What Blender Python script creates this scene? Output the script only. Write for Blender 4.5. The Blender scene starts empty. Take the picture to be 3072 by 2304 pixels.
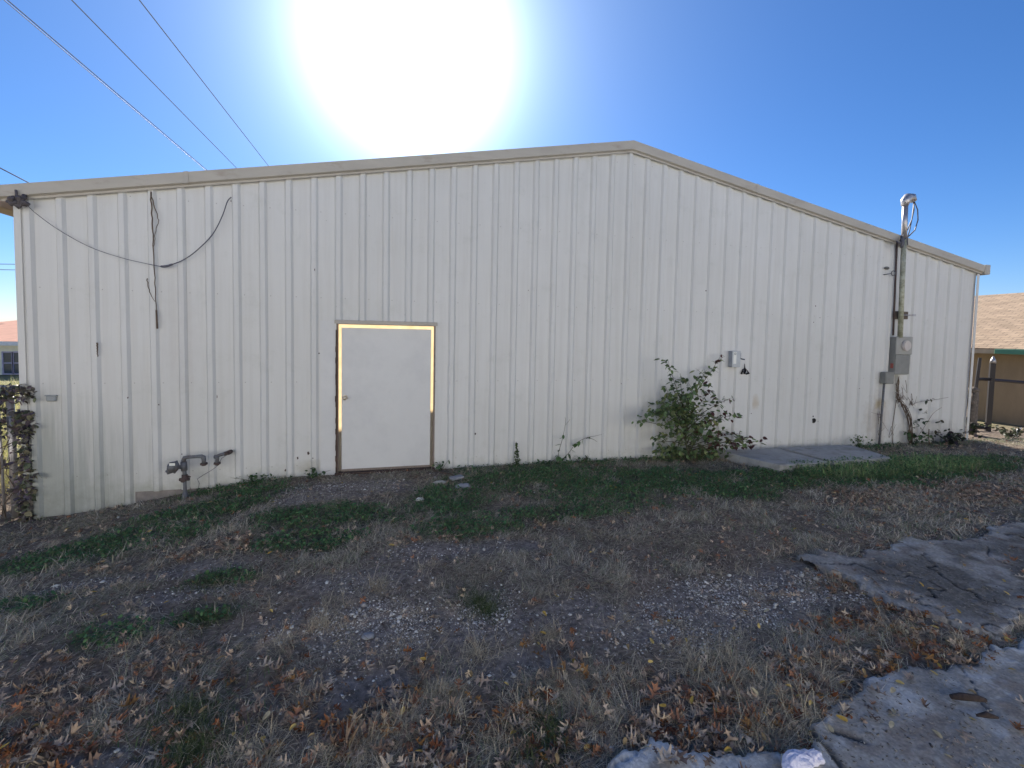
import bpy, math, random
import numpy as np
from mathutils import Vector, Matrix

sc = bpy.context.scene
COL = sc.collection
# ------------------------------------------------------------------ camera
FT = 0.3048
CAM = Vector((4.2147, -6.2717, 1.9111))
YAW, PITCH, ROLL, FPX, CY = 0.244230, -0.048030, 0.019220, 1300.0, 1152-81.19
Fw = Vector((math.sin(YAW)*math.cos(PITCH), math.cos(YAW)*math.cos(PITCH), math.sin(PITCH)))
_r = Vector((math.cos(YAW), -math.sin(YAW), 0)); _u = _r.cross(Fw)
Rt = _r*math.cos(ROLL)+_u*math.sin(ROLL); Up = -_r*math.sin(ROLL)+_u*math.cos(ROLL)
cd = bpy.data.cameras.new("camera"); cam = bpy.data.objects.new("camera", cd); COL.objects.link(cam)
cam.matrix_world = Matrix(((Rt.x, Up.x, -Fw.x, CAM.x), (Rt.y, Up.y, -Fw.y, CAM.y), (Rt.z, Up.z, -Fw.z, CAM.z), (0, 0, 0, 1)))
cd.sensor_width = 36; cd.lens = FPX/3072*36; cd.shift_y = (CY-1152)/3072; cd.clip_start = 0.05; cd.clip_end = 3000
sc.camera = cam
# ------------------------------------------------------------------ sky, sun, exposure
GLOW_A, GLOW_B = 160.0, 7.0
SUN_EL, SUN_AZ = math.radians(31.9), math.radians(0.4)     # azimuth from +y towards +x
w = bpy.data.worlds.new("World"); sc.world = w; w.use_nodes = True
nt = w.node_tree; bg = nt.nodes["Background"]
sky = nt.nodes.new("ShaderNodeTexSky"); sky.sky_type = 'NISHITA'; sky.sun_disc = False
sky.sun_elevation = SUN_EL; sky.sun_rotation = SUN_AZ
sky.air_density = 1.0; sky.dust_density = 0.05; sky.ozone_density = 7.0; sky.altitude = 0
# sun glare painted into the sky: a bright glow a few degrees wide, falling off with the angle from the sun
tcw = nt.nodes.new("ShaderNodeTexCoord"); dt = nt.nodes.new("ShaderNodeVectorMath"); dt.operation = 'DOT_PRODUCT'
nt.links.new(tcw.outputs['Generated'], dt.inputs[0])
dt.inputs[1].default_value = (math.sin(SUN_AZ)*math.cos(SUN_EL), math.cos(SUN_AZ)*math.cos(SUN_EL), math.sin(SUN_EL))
def wm(op, a, b=None):
    x = nt.nodes.new("ShaderNodeMath"); x.operation = op
    for i, q in enumerate((a, b)):
        if q is None: continue
        if isinstance(q, (int, float)): x.inputs[i].default_value = q
        else: nt.links.new(q, x.inputs[i])
    return x.outputs[0]
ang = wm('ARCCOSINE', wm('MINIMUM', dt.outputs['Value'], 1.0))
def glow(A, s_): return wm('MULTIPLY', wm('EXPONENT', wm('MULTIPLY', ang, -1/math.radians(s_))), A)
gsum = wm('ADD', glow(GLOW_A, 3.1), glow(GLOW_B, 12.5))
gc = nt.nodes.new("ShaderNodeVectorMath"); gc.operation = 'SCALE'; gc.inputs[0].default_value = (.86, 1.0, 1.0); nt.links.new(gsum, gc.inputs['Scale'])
hs = nt.nodes.new("ShaderNodeHueSaturation"); hs.inputs['Saturation'].default_value = 1.13; nt.links.new(sky.outputs[0], hs.inputs['Color'])
ad = nt.nodes.new("ShaderNodeVectorMath"); ad.operation = 'ADD'; tn = nt.nodes.new("ShaderNodeVectorMath"); tn.operation = 'MULTIPLY'; tn.inputs[1].default_value = (1.03, .98, 1.09); nt.links.new(hs.outputs[0], tn.inputs[0])
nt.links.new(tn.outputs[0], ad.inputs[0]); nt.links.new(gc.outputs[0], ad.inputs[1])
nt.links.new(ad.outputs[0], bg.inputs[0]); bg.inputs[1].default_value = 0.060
sd = bpy.data.lights.new("sun", 'SUN'); sd.energy = 4.8; sd.angle = math.radians(0.5); sd.color = (1, .93, .82)
so = bpy.data.objects.new("sun", sd); COL.objects.link(so)
sdir = Vector((math.sin(SUN_AZ)*math.cos(SUN_EL), math.cos(SUN_AZ)*math.cos(SUN_EL), math.sin(SUN_EL)))
so.rotation_euler = sdir.to_track_quat('Z', 'Y').to_euler(); so.location = (6, 20, 20)
vs = sc.view_settings; vs.view_transform = 'Standard'; vs.look = 'None'; vs.gamma = 1; vs.exposure = 1.14
sc.cycles.max_bounces = 8; sc.cycles.diffuse_bounces = 4; sc.cycles.transparent_max_bounces = 8

random.seed(7); rng = np.random.default_rng(7)

# ------------------------------------------------------------------ helpers
def ray(px, py):
    return (Fw+Rt*((px-1536)/FPX)+Up*((CY-py)/FPX))
def at_y(px, py, y=0.0):
    d = ray(px, py); t = (y-CAM.y)/d.y; return CAM+d*t
def at_z(px, py, z=0.0):
    d = ray(px, py); t = (z-CAM.z)/d.z; return CAM+d*t
def at_d(px, py, dist):
    return CAM+ray(px, py).normalized()*dist

def hash2(ix, iy, s):
    h = (ix.astype(np.int64)*374761393 + iy.astype(np.int64)*668265263 + s*974634777) & 0xffffffff
    h = ((h ^ (h >> 13))*1274126177) & 0xffffffff
    return ((h ^ (h >> 16)) & 0xffffff)/float(0xffffff)
def vnoise(x, y, s=0):
    x = np.asarray(x, float); y = np.asarray(y, float)
    ix = np.floor(x); iy = np.floor(y); fx = x-ix; fy = y-iy
    fx = fx*fx*(3-2*fx); fy = fy*fy*(3-2*fy)
    a = hash2(ix, iy, s); b = hash2(ix+1, iy, s); c = hash2(ix, iy+1, s); d = hash2(ix+1, iy+1, s)
    return (a*(1-fx)+b*fx)*(1-fy)+(c*(1-fx)+d*fx)*fy
def fbm(x, y, s=0, o=4):
    x = np.asarray(x, float); y = np.asarray(y, float)
    r = 0; a = .5; t = 0
    for i in range(o):
        r = r+a*vnoise(x, y, s+i*17); t += a; a *= .5; x = x*2.03+5.1; y = y*2.03+1.7
    return r/t
def sstep(a, b, x):
    t = np.clip((np.asarray(x, float)-a)/(b-a), 0, 1); return t*t*(3-2*t)

class MB:
    def __init__(s): s.v = []; s.f = []; s.sm = []
    def quad(s, a, b, c, d, sm=False):
        n = len(s.v); s.v += [tuple(a), tuple(b), tuple(c), tuple(d)]; s.f.append((n, n+1, n+2, n+3)); s.sm.append(sm)
    def poly(s, pts, sm=False):
        n = len(s.v); s.v += [tuple(p) for p in pts]; s.f.append(tuple(range(n, n+len(pts)))); s.sm.append(sm)
    def box(s, x0, x1, y0, y1, z0, z1, bev=0.0, M=None):
        b = min(bev, (x1-x0)*.45, (y1-y0)*.45, (z1-z0)*.45)
        n0 = len(s.v)
        if b <= 0:
            for z in (z0, z1):
                for x, y in ((x0, y0), (x1, y0), (x1, y1), (x0, y1)): s.v.append((x, y, z))
            for f in ((0, 3, 2, 1), (4, 5, 6, 7), (0, 1, 5, 4), (1, 2, 6, 5), (2, 3, 7, 6), (3, 0, 4, 7)):
                s.f.append(tuple(n0+i for i in f)); s.sm.append(False)
        else:
            bm = {}
            import itertools
            X = (x0, x1); Y = (y0, y1); Z = (z0, z1)
            def idx(i, j, k, ax):
                key = (i, j, k, ax)
                if key not in bm:
                    p = [X[i]+(b if i == 0 else -b), Y[j]+(b if j == 0 else -b), Z[k]+(b if k == 0 else -b)]
                    p[ax] = (X, Y, Z)[ax][(i, j, k)[ax]]
                    bm[key] = len(s.v); s.v.append(tuple(p))
                return bm[key]
            def add(l, nrm):
                P = [Vector(s.v[i]) for i in l]
                c = (P[1]-P[0]).cross(P[2]-P[0])
                if c.dot(nrm) < 0: l = l[::-1]
                s.f.append(tuple(l)); s.sm.append(False)
            for ax in range(3):
                for e in (0, 1):
                    l = []
                    for a_, b_ in ((0, 0), (1, 0), (1, 1), (0, 1)):
                        t = [0, 0, 0]; t[ax] = e; t[(ax+1) % 3] = a_; t[(ax+2) % 3] = b_
                        l.append(idx(*t, ax))
                    nn = Vector((0, 0, 0)); nn[ax] = 1 if e else -1; add(l, nn)
            for ax in range(3):       # edges along ax
                for a_ in (0, 1):
                    for b_ in (0, 1):
                        u = (ax+1) % 3; v_ = (ax+2) % 3
                        t0 = [0, 0, 0]; t1 = [0, 0, 0]; t0[ax] = 0; t1[ax] = 1
                        for t in (t0, t1): t[u] = a_; t[v_] = b_
                        l = [idx(*t0, u), idx(*t1, u), idx(*t1, v_), idx(*t0, v_)]
                        nn = Vector((0, 0, 0)); nn[u] = 1 if a_ else -1; nn[v_] = 1 if b_ else -1; add(l, nn)
            for i in (0, 1):
                for j in (0, 1):
                    for k in (0, 1):
                        add([idx(i, j, k, 0), idx(i, j, k, 1), idx(i, j, k, 2)], Vector((i*2-1, j*2-1, k*2-1)))
        if M is not None:
            for i in range(n0, len(s.v)): s.v[i] = tuple(M @ Vector(s.v[i]))
    def tube(s, pts, r, n=8, cap=True, sm=True):
        pts = [Vector(p) for p in pts]; rs = r if isinstance(r, (list, tuple)) else [r]*len(pts)
        prev = None; base = len(s.v)
        for i, p in enumerate(pts):
            t = (pts[min(i+1, len(pts)-1)]-pts[max(i-1, 0)]).normalized()
            if prev is None:
                a = Vector((0, 0, 1)) if abs(t.z) < .9 else Vector((1, 0, 0)); u = t.cross(a).normalized()
            else:
                u = (prev-t*prev.dot(t)).normalized()
            prev = u; v = t.cross(u)
            for k in range(n):
                an = 2*math.pi*k/n; s.v.append(tuple(p+(u*math.cos(an)+v*math.sin(an))*rs[i]))
        for i in range(len(pts)-1):
            for k in range(n):
                a = base+i*n+k; b = base+i*n+(k+1) % n
                s.f.append((a, b, b+n, a+n)); s.sm.append(sm)
        if cap:
            s.f.append(tuple(base+k for k in range(n))[::-1]); s.sm.append(False)
            e = base+(len(pts)-1)*n; s.f.append(tuple(e+k for k in range(n))); s.sm.append(False)
    def cyl(s, a, b, r, n=16): s.tube([a, b], r, n)
    def ball(s, c, r, sc_=(1, 1, 1), n=10, jit=0.0, seed=0):
        rr = random.Random(seed); b0 = len(s.v); c = Vector(c)
        for i in range(1, n):
            th = math.pi*i/n
            for k in range(n*2):
                ph = math.pi*k/n; q = 1+jit*(rr.random()-.5)*2
                s.v.append((c.x+r*sc_[0]*q*math.sin(th)*math.cos(ph), c.y+r*sc_[1]*q*math.sin(th)*math.sin(ph), c.z+r*sc_[2]*q*math.cos(th)))
        t = len(s.v); s.v.append((c.x, c.y, c.z+r*sc_[2])); s.v.append((c.x, c.y, c.z-r*sc_[2])); m = n*2
        for k in range(m):
            s.f.append((t, b0+k, b0+(k+1) % m)); s.sm.append(True)
            e = b0+(n-2)*m; s.f.append((t+1, e+(k+1) % m, e+k)); s.sm.append(True)
        for i in range(n-2):
            for k in range(m):
                a = b0+i*m+k; b = b0+i*m+(k+1) % m
                s.f.append((a, a+m, b+m, b)); s.sm.append(True)
    def build(s, name, m, parent=None):
        me = bpy.data.meshes.new(name); me.from_pydata(s.v, [], s.f)
        me.polygons.foreach_set('use_smooth', s.sm); me.materials.append(m); me.update()
        o = bpy.data.objects.new(name, me); COL.objects.link(o)
        if parent is not None:
            o.parent = parent; o.matrix_parent_inverse = Matrix.Translation(parent.location).inverted()
        return o

def mesh_np(name, V, F4=None, F3=None, col=None, m=None, smooth=False, parent=None):
    """big merged mesh from arrays: V (n,3), quads and triangles, per-vertex colour"""
    me = bpy.data.meshes.new(name)
    F4 = np.zeros((0, 4), np.int32) if F4 is None else F4; F3 = np.zeros((0, 3), np.int32) if F3 is None else F3
    me.vertices.add(len(V)); me.vertices.foreach_set('co', np.asarray(V, np.float32).ravel())
    nl = F4.size+F3.size; me.loops.add(nl)
    me.loops.foreach_set('vertex_index', np.concatenate([F4.ravel(), F3.ravel()]).astype(np.int32))
    me.polygons.add(len(F4)+len(F3))
    st = np.concatenate([np.arange(len(F4))*4, F4.size+np.arange(len(F3))*3]).astype(np.int32)
    me.polygons.foreach_set('loop_start', st)
    me.polygons.foreach_set('loop_total', np.concatenate([np.full(len(F4), 4), np.full(len(F3), 3)]).astype(np.int32))
    if smooth: me.polygons.foreach_set('use_smooth', np.ones(len(F4)+len(F3), bool))
    if col is not None:
        a = me.attributes.new('col', 'FLOAT_COLOR', 'POINT')
        c = np.ones((len(V), 4), np.float32); c[:, :3] = col; a.data.foreach_set('color', c.ravel())
    me.update(calc_edges=True); me.validate()
    me.materials.append(m)
    o = bpy.data.objects.new(name, me); COL.objects.link(o)
    if parent is not None:
        o.parent = parent; o.matrix_parent_inverse = Matrix.Translation(parent.location).inverted()
    return o

def tag(o, label=None, cat=None, group=None, kind=None):
    if label: o['label'] = label
    if cat: o['category'] = cat
    if group: o['group'] = group
    if kind: o['kind'] = kind
    return o
def thing(name, loc, label, cat, group=None):
    o = bpy.data.objects.new(name, None); COL.objects.link(o); o.location = loc; o.empty_display_size = .2
    return tag(o, label, cat, group)

# ------------------------------------------------------------------ materials
def mat(name, color, rough=.6, metal=0.0, var=.12, scale=6.0, bump=0.0, bscale=40.0, spec=.4, trans=0.0, stretch=(1, 1, 1), dark=None, dthr=(.55, .75), dscale=3.0):
    m = bpy.data.materials.new(name); m.use_nodes = True; t = m.node_tree; n = t.nodes; L = t.links
    p = n["Principled BSDF"]; p.inputs['Roughness'].default_value = rough; p.inputs['Metallic'].default_value = metal
    p.inputs['Specular IOR Level'].default_value = spec
    tc = n.new('ShaderNodeTexCoord'); mp = n.new('ShaderNodeMapping'); mp.inputs['Scale'].default_value = stretch
    L.new(tc.outputs['Object'], mp.inputs['Vector'])
    nz = n.new('ShaderNodeTexNoise'); nz.inputs['Scale'].default_value = scale; nz.inputs['Detail'].default_value = 6
    nz.inputs['Roughness'].default_value = .65
    L.new(mp.outputs[0], nz.inputs['Vector'])
    r = n.new('ShaderNodeValToRGB'); r.color_ramp.elements[0].position = .3; r.color_ramp.elements[1].position = .7
    c = color
    r.color_ramp.elements[0].color = (c[0]*(1-var), c[1]*(1-var), c[2]*(1-var), 1)
    r.color_ramp.elements[1].color = (min(1, c[0]*(1+var)), min(1, c[1]*(1+var)), min(1, c[2]*(1+var)), 1)
    L.new(nz.outputs[0], r.inputs[0]); out = r.outputs[0]
    if dark is not None:
        n2 = n.new('ShaderNodeTexNoise'); n2.inputs['Scale'].default_value = dscale; n2.inputs['Detail'].default_value = 8; n2.inputs['Roughness'].default_value = .7
        L.new(mp.outputs[0], n2.inputs['Vector'])
        mr = n.new('ShaderNodeMapRange'); mr.inputs[1].default_value = dthr[0]; mr.inputs[2].default_value = dthr[1]
        L.new(n2.outputs[0], mr.inputs[0])
        mx = n.new('ShaderNodeMix'); mx.data_type = 'RGBA'; mx.inputs['B'].default_value = (*dark, 1)
        L.new(mr.outputs[0], mx.inputs['Factor']); L.new(out, mx.inputs['A']); out = mx.outputs['Result']
    L.new(out, p.inputs['Base Color'])
    if bump:
        nb = n.new('ShaderNodeTexNoise'); nb.inputs['Scale'].default_value = bscale; nb.inputs['Detail'].default_value = 5
        L.new(mp.outputs[0], nb.inputs['Vector'])
        b = n.new('ShaderNodeBump'); b.inputs['Strength'].default_value = bump; b.inputs['Distance'].default_value = .01
        L.new(nb.outputs[0], b.inputs['Height']); L.new(b.outputs[0], p.inputs['Normal'])
    return m

def mat_attr(name, rough=.7, trans=.0, spec=.2, var=.25, scale=60, mul=1.0):
    """colour from the per-vertex attribute, broken up by noise; optional light shining through"""
    m = bpy.data.materials.new(name); m.use_nodes = True; t = m.node_tree; n = t.nodes; L = t.links
    p = n["Principled BSDF"]; p.inputs['Roughness'].default_value = rough; p.inputs['Specular IOR Level'].default_value = spec
    a = n.new('ShaderNodeAttribute'); a.attribute_name = 'col'
    tc = n.new('ShaderNodeTexCoord'); nz = n.new('ShaderNodeTexNoise'); nz.inputs['Scale'].default_value = scale; nz.inputs['Detail'].default_value = 4
    L.new(tc.outputs['Object'], nz.inputs['Vector'])
    mr = n.new('ShaderNodeMapRange'); mr.inputs[1].default_value = .3; mr.inputs[2].default_value = .7; mr.inputs[3].default_value = (1-var)*mul; mr.inputs[4].default_value = (1+var)*mul
    L.new(nz.outputs[0], mr.inputs[0])
    vm = n.new('ShaderNodeVectorMath'); vm.operation = 'SCALE'; L.new(a.outputs['Color'], vm.inputs[0]); L.new(mr.outputs[0], vm.inputs['Scale'])
    L.new(vm.outputs[0], p.inputs['Base Color'])
    if trans:
        tr = n.new('ShaderNodeBsdfTranslucent'); L.new(vm.outputs[0], tr.inputs[0])
        mx = n.new('ShaderNodeMixShader'); mx.inputs[0].default_value = trans
        L.new(p.outputs[0], mx.inputs[1]); L.new(tr.outputs[0], mx.inputs[2]); L.new(mx.outputs[0], n['Material Output'].inputs[0])
    return m

def wall_material():
    m = bpy.data.materials.new("painted ribbed steel"); m.use_nodes = True; t = m.node_tree; n = t.nodes; L = t.links
    p = n["Principled BSDF"]; p.inputs['Roughness'].default_value = .55; p.inputs['Specular IOR Level'].default_value = .35
    tc = n.new('ShaderNodeTexCoord')
    def noise(scale, det, vec, rgh=.6):
        z = n.new('ShaderNodeTexNoise'); z.inputs['Scale'].default_value = scale; z.inputs['Detail'].default_value = det; z.inputs['Roughness'].default_value = rgh
        L.new(vec, z.inputs['Vector']); return z.outputs[0]
    def mr(s, a, b, c=0., d=1.):
        r = n.new('ShaderNodeMapRange'); L.new(s, r.inputs[0])
        for i, q in enumerate((a, b, c, d)): r.inputs[i+1].default_value = q
        return r.outputs[0]
    def mix(f, a, b):
        x = n.new('ShaderNodeMix'); x.data_type = 'RGBA'; L.new(f, x.inputs['Factor'])
        for k, q in (('A', a), ('B', b)):
            if isinstance(q, tuple): x.inputs[k].default_value = (*q, 1)
            else: L.new(q, x.inputs[k])
        return x.outputs['Result']
    def math_(op, a, b):
        x = n.new('ShaderNodeMath'); x.operation = op
        for i, q in enumerate((a, b)):
            if isinstance(q, (int, float)): x.inputs[i].default_value = q
            else: L.new(q, x.inputs[i])
        return x.outputs[0]
    O = tc.outputs['Object']
    mp = n.new('ShaderNodeMapping'); mp.inputs['Scale'].default_value = (9, 1, .35); L.new(O, mp.inputs[0])
    c = mix(mr(noise(.35, 4, O), .35, .65), (.575, .57, .545), (.625, .62, .60))
    c = mix(mr(noise(1.3, 7, mp.outputs[0], .7), .45, .75, 0, .22), c, (.36, .33, .28))       # thin rain streaks
    c = mix(mr(noise(2.4, 8, O, .75), .55, .75, 0, .35), c, (.40, .41, .36))          # grime blotches
    sp = n.new('ShaderNodeSeparateXYZ'); L.new(O, sp.inputs[0])
    # splashed dirt on the lowest 40 cm, with its own ragged outline
    low = mr(sp.outputs[2], -.15, .55, 1, 0)
    c = mix(mr(math_('MULTIPLY', low, noise(5, 8, O, .75)), .30, .58, 0, .5), c, (.27, .27, .2))
    # algae at the left end
    lx = mr(sp.outputs[0], .1, 1.7, 1, 0); lz = mr(sp.outputs[2], .2, 1.7, 1, 0)
    c = mix(mr(math_('MULTIPLY', math_('MULTIPLY', lx, lz), noise(2.2, 6, mp.outputs[0], .7)), .12, .42, 0, .6), c, (.22, .245, .22))
    # tiny rust specks
    vo = n.new('ShaderNodeTexVoronoi'); vo.inputs['Scale'].default_value = 4.2; L.new(O, vo.inputs['Vector'])
    sz = mr(noise(1.1, 2, O), .45, .8, 0, .055)
    c = mix(math_('LESS_THAN', vo.outputs['Distance'], sz), c, (.09, .06, .045))
    # rows of small screws, one beside each rib
    fx = math_('FRACT', math_('DIVIDE', math_('ADD', sp.outputs[0], 3.05-.085+FT/2), FT), 0); dx = math_('MULTIPLY', math_('SUBTRACT', fx, .5), FT)
    fz = math_('FRACT', math_('DIVIDE', math_('ADD', sp.outputs[2], .45), 1.13), 0); dz_ = math_('MULTIPLY', math_('SUBTRACT', fz, .5), 1.13)
    rr_ = math_('SQRT', math_('ADD', math_('MULTIPLY', dx, dx), math_('MULTIPLY', dz_, dz_)), 0)
    c = mix(math_('MULTIPLY', math_('LESS_THAN', rr_, .0065), .5), c, (.16, .13, .12))
    # rust and dirt stains: under the switch box, round the meter and the vines, at torn paint by the door
    for cx_, cz_, rx_, rz_, f_, cc_ in ((10.17, .84, .10, .16, .55, (.42, .33, .22)), (12.95, .45, .40, .60, .55, (.36, .31, .26)), (13.0, .75, .13, .14, .8, (.38, .30, .17)), (3.0, .1, .25, .12, .5, (.33, .30, .22)), (9.2, .25, .7, .3, .35, (.40, .38, .30)), (14.3, .15, 1.0, .35, .5, (.30, .28, .26)), (1.5, 1.9, .25, 1.0, .15, (.36, .32, .30))):
        ex = math_('DIVIDE', math_('SUBTRACT', sp.outputs[0], cx_), rx_); ez_ = math_('DIVIDE', math_('SUBTRACT', sp.outputs[2], cz_), rz_)
        d2 = math_('ADD', math_('MULTIPLY', ex, ex), math_('MULTIPLY', ez_, ez_)); e = mr(math_('ADD', d2, math_('MULTIPLY', noise(7, 6, O, .7), 2.0)), .9, 1.9, f_, 0)
        c = mix(e, c, cc_)
    L.new(c, p.inputs['Base Color'])
    b = n.new('ShaderNodeBump'); b.inputs['Strength'].default_value = .25; b.inputs['Distance'].default_value = .01
    L.new(noise(2.2, 2, mp.outputs[0]), b.inputs['Height']); L.new(b.outputs[0], p.inputs['Normal'])
    return m

M = {}
M['wall'] = wall_material()
M['trim'] = mat('cream trim', (.40, .37, .32), .5, var=.08, scale=2, dark=(.25, .2, .15), dthr=(.55, .85), dscale=2.2, stretch=(1, 1, 3))
M['roof'] = mat('roof sheet', (.55, .55, .52), .5)
M['conc'] = mat('concrete footing', (.24, .215, .2), .9, var=.25, scale=9, bump=.5, bscale=30)
M['door'] = mat('door paint', (.62, .615, .60), .5, var=.03, scale=1.2, dark=(.5, .5, .5), dthr=(.45, .85), dscale=1.3, bump=.08, bscale=3, spec=.3)
M['wood'] = mat('bare door wood', (.22, .175, .145), .8, var=.3, scale=20, stretch=(6, 6, 1))
M['darkwood'] = mat('rotten wood', (.07, .045, .035), .9, var=.4, scale=25)
M['pipe'] = mat('weathered grey steel', (.14, .145, .155), .6, .2, var=.25, scale=20, dark=(.12, .09, .07), dthr=(.5, .7), dscale=12)
M['pipe_rust'] = mat('rust darkened steel', (.085, .06, .055), .8, .1, var=.35, scale=30)
M['galv'] = mat('galvanised steel', (.42, .40, .40), .4, .7, var=.15, scale=12)
M['conduit'] = mat('weathered conduit', (.40, .40, .31), .6, .1, var=.2, scale=14, dark=(.22, .22, .14), dthr=(.45, .65), dscale=9)
M['meter'] = mat('meter enclosure', (.22, .22, .205), .55, .1, var=.12, scale=6)
M['meter_light'] = mat('meter top cover', (.31, .305, .28), .55, .1, var=.1, scale=6)
M['dial'] = mat('meter dial', (.5, .45, .42), .35, var=.05)
M['red'] = mat('faded red decal', (.35, .09, .07), .6, var=.15, scale=20)
M['cable'] = mat('black cable', (.09, .09, .11), .5, var=.2)
M['wire'] = mat('aluminium line', (.13, .14, .17), .9, 0, var=.1, spec=.05)
M['wire_grey'] = mat('grey wire', (.16, .15, .16), .6)
M['black'] = mat('char and hole black', (.008, .007, .008), .9)
M['box'] = mat('switch box', (.33, .35, .38), .5, .1, var=.1, scale=10)
M['white'] = mat('white label', (.72, .72, .66), .6, var=.05)
M['ink'] = mat('label ink', (.04, .05, .08), .6)
M['slab'] = mat('pad concrete', (.33, .33, .32), .9, var=.14, scale=5, bump=.4, bscale=60, dark=(.2, .19, .17), dthr=(.5, .72), dscale=4)
M['iron'] = mat('dark iron fence', (.02, .016, .018), .5, .2)
M['bark'] = mat('grey bark', (.13, .11, .095), .95, var=.4, scale=18, bump=.8, bscale=30)
M['darkbark'] = mat('dark wet bark', (.045, .032, .028), .95, var=.4, scale=30, bump=1, bscale=60)
M['stem'] = mat('plant stem', (.07, .07, .04), .9, var=.3)
M['drystem'] = mat('dry vine', (.12, .085, .06), .95, var=.3, scale=30)
M['glass'] = mat('window glass', (.06, .08, .1), .1, spec=.8)
M['leafa'] = mat_attr('leaf', .55, .25, .3)
M['grassa'] = mat_attr('grass blades', .75, .22, .15, .2, 25)
M['litter'] = mat_attr('fallen leaf', .75, .12, .15, .3, 45)
M['stonea'] = mat_attr('gravel stone', .85, 0, .3, .15, 60)

# ------------------------------------------------------------------ ground
def gz(x, y):
    x = np.asarray(x, float); y = np.asarray(y, float)
    l = 1-sstep(-.2, 2.9, x)
    z = -.33*l*(1-.55*sstep(0, 4, -y))-.035
    z = z-.5*sstep(15.5, 22, x)*sstep(-3, 3, y)-.10*sstep(-.5, -6, x)
    near = sstep(-12, -9.5, y)*(1-sstep(2, 8, y))
    z = z+near*(.07*(fbm(x*.9, y*.9, 3)-.5)+.035*(fbm(x*5, y*5, 11, 3)-.5))*sstep(0.0, .6, -y+0.05)
    return z

def E(px, py, rx, ry):              # an ellipse laid on the ground where the photo shows a patch
    p = at_z(px, py, -.03); return (p.x, p.y, rx, ry*.68)
def patch(x, y, els, s=0, warp=.55, soft=.35):
    x = np.asarray(x, float); y = np.asarray(y, float); r = np.zeros_like(x)
    wx = (fbm(x*2.2, y*2.2, 40+s)-.5)*2*warp; wy = (fbm(x*2.2, y*2.2, 70+s)-.5)*2*warp
    for cx, cy, rx, ry in els:
        d = np.sqrt(((x-cx)/rx+wx)**2+((y-cy)/ry+wy)**2)
        r = np.maximum(r, 1-sstep(1-soft, 1+soft, d))
    return r
GREEN = [E(2600, 1420, 1.9, .75), E(2250, 1440, 2.2, .75), E(1900, 1445, 1.7, .75), E(1600, 1430, 1.2, .6), E(1320, 1500, .55, .65), E(1400, 1580, .6, .4),
         E(780, 1470, .55, .22), E(600, 1520, .8, .4), E(430, 1580, .7, .4), E(150, 1640, .8, .35), E(960, 1560, .75, .42), E(900, 1630, .5, .3),
         E(660, 1735, .28, .2), E(600, 1850, .22, .16), E(60, 1780, .3, .25), E(350, 1900, .25, .2), E(2900, 1390, 1.2, .5), E(1750, 1530, .9, .35)]
GRAVEL = [E(1060, 1460, .8, .42), E(930, 1500, .5, .2), E(1080, 1750, .55, .3), E(1180, 1870, .75, .42), E(1400, 1880, .45, .35), E(2250, 1790, .9, .45), E(2050, 1860, .6, .35),
          E(2350, 1720, .7, .3), E(1750, 1850, .4, .3), E(1280, 1660, .5, .25), E(1500, 1640, .5, .2), E(620, 1690, .5, .2), E(500, 1780, .35, .15), E(1040, 2050, .35, .2), E(1500, 1990, .3, .18), E(330, 2290, .5, .12), E(250, 1730, .4, .12)]
LEAFY = [E(700, 2200, 1.3, .45), E(1150, 2250, .9, .25), E(1700, 2200, .9, .4), E(2150, 2180, .6, .4), E(2300, 2060, .6, .3), E(2600, 1880, .7, .3), E(2750, 1960, .7, .22), E(2480, 1750, .5, .25),
         E(200, 2100, .8, .6), E(500, 2050, .8, .6), E(1050, 2150, .8, .5), E(1400, 2200, .8, .5), E(1300, 1600, 1.0, .3), E(700, 1650, .7, .3), E(2850, 1480, 1.6, .5), E(1800, 2230, .7, .25)]

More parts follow.
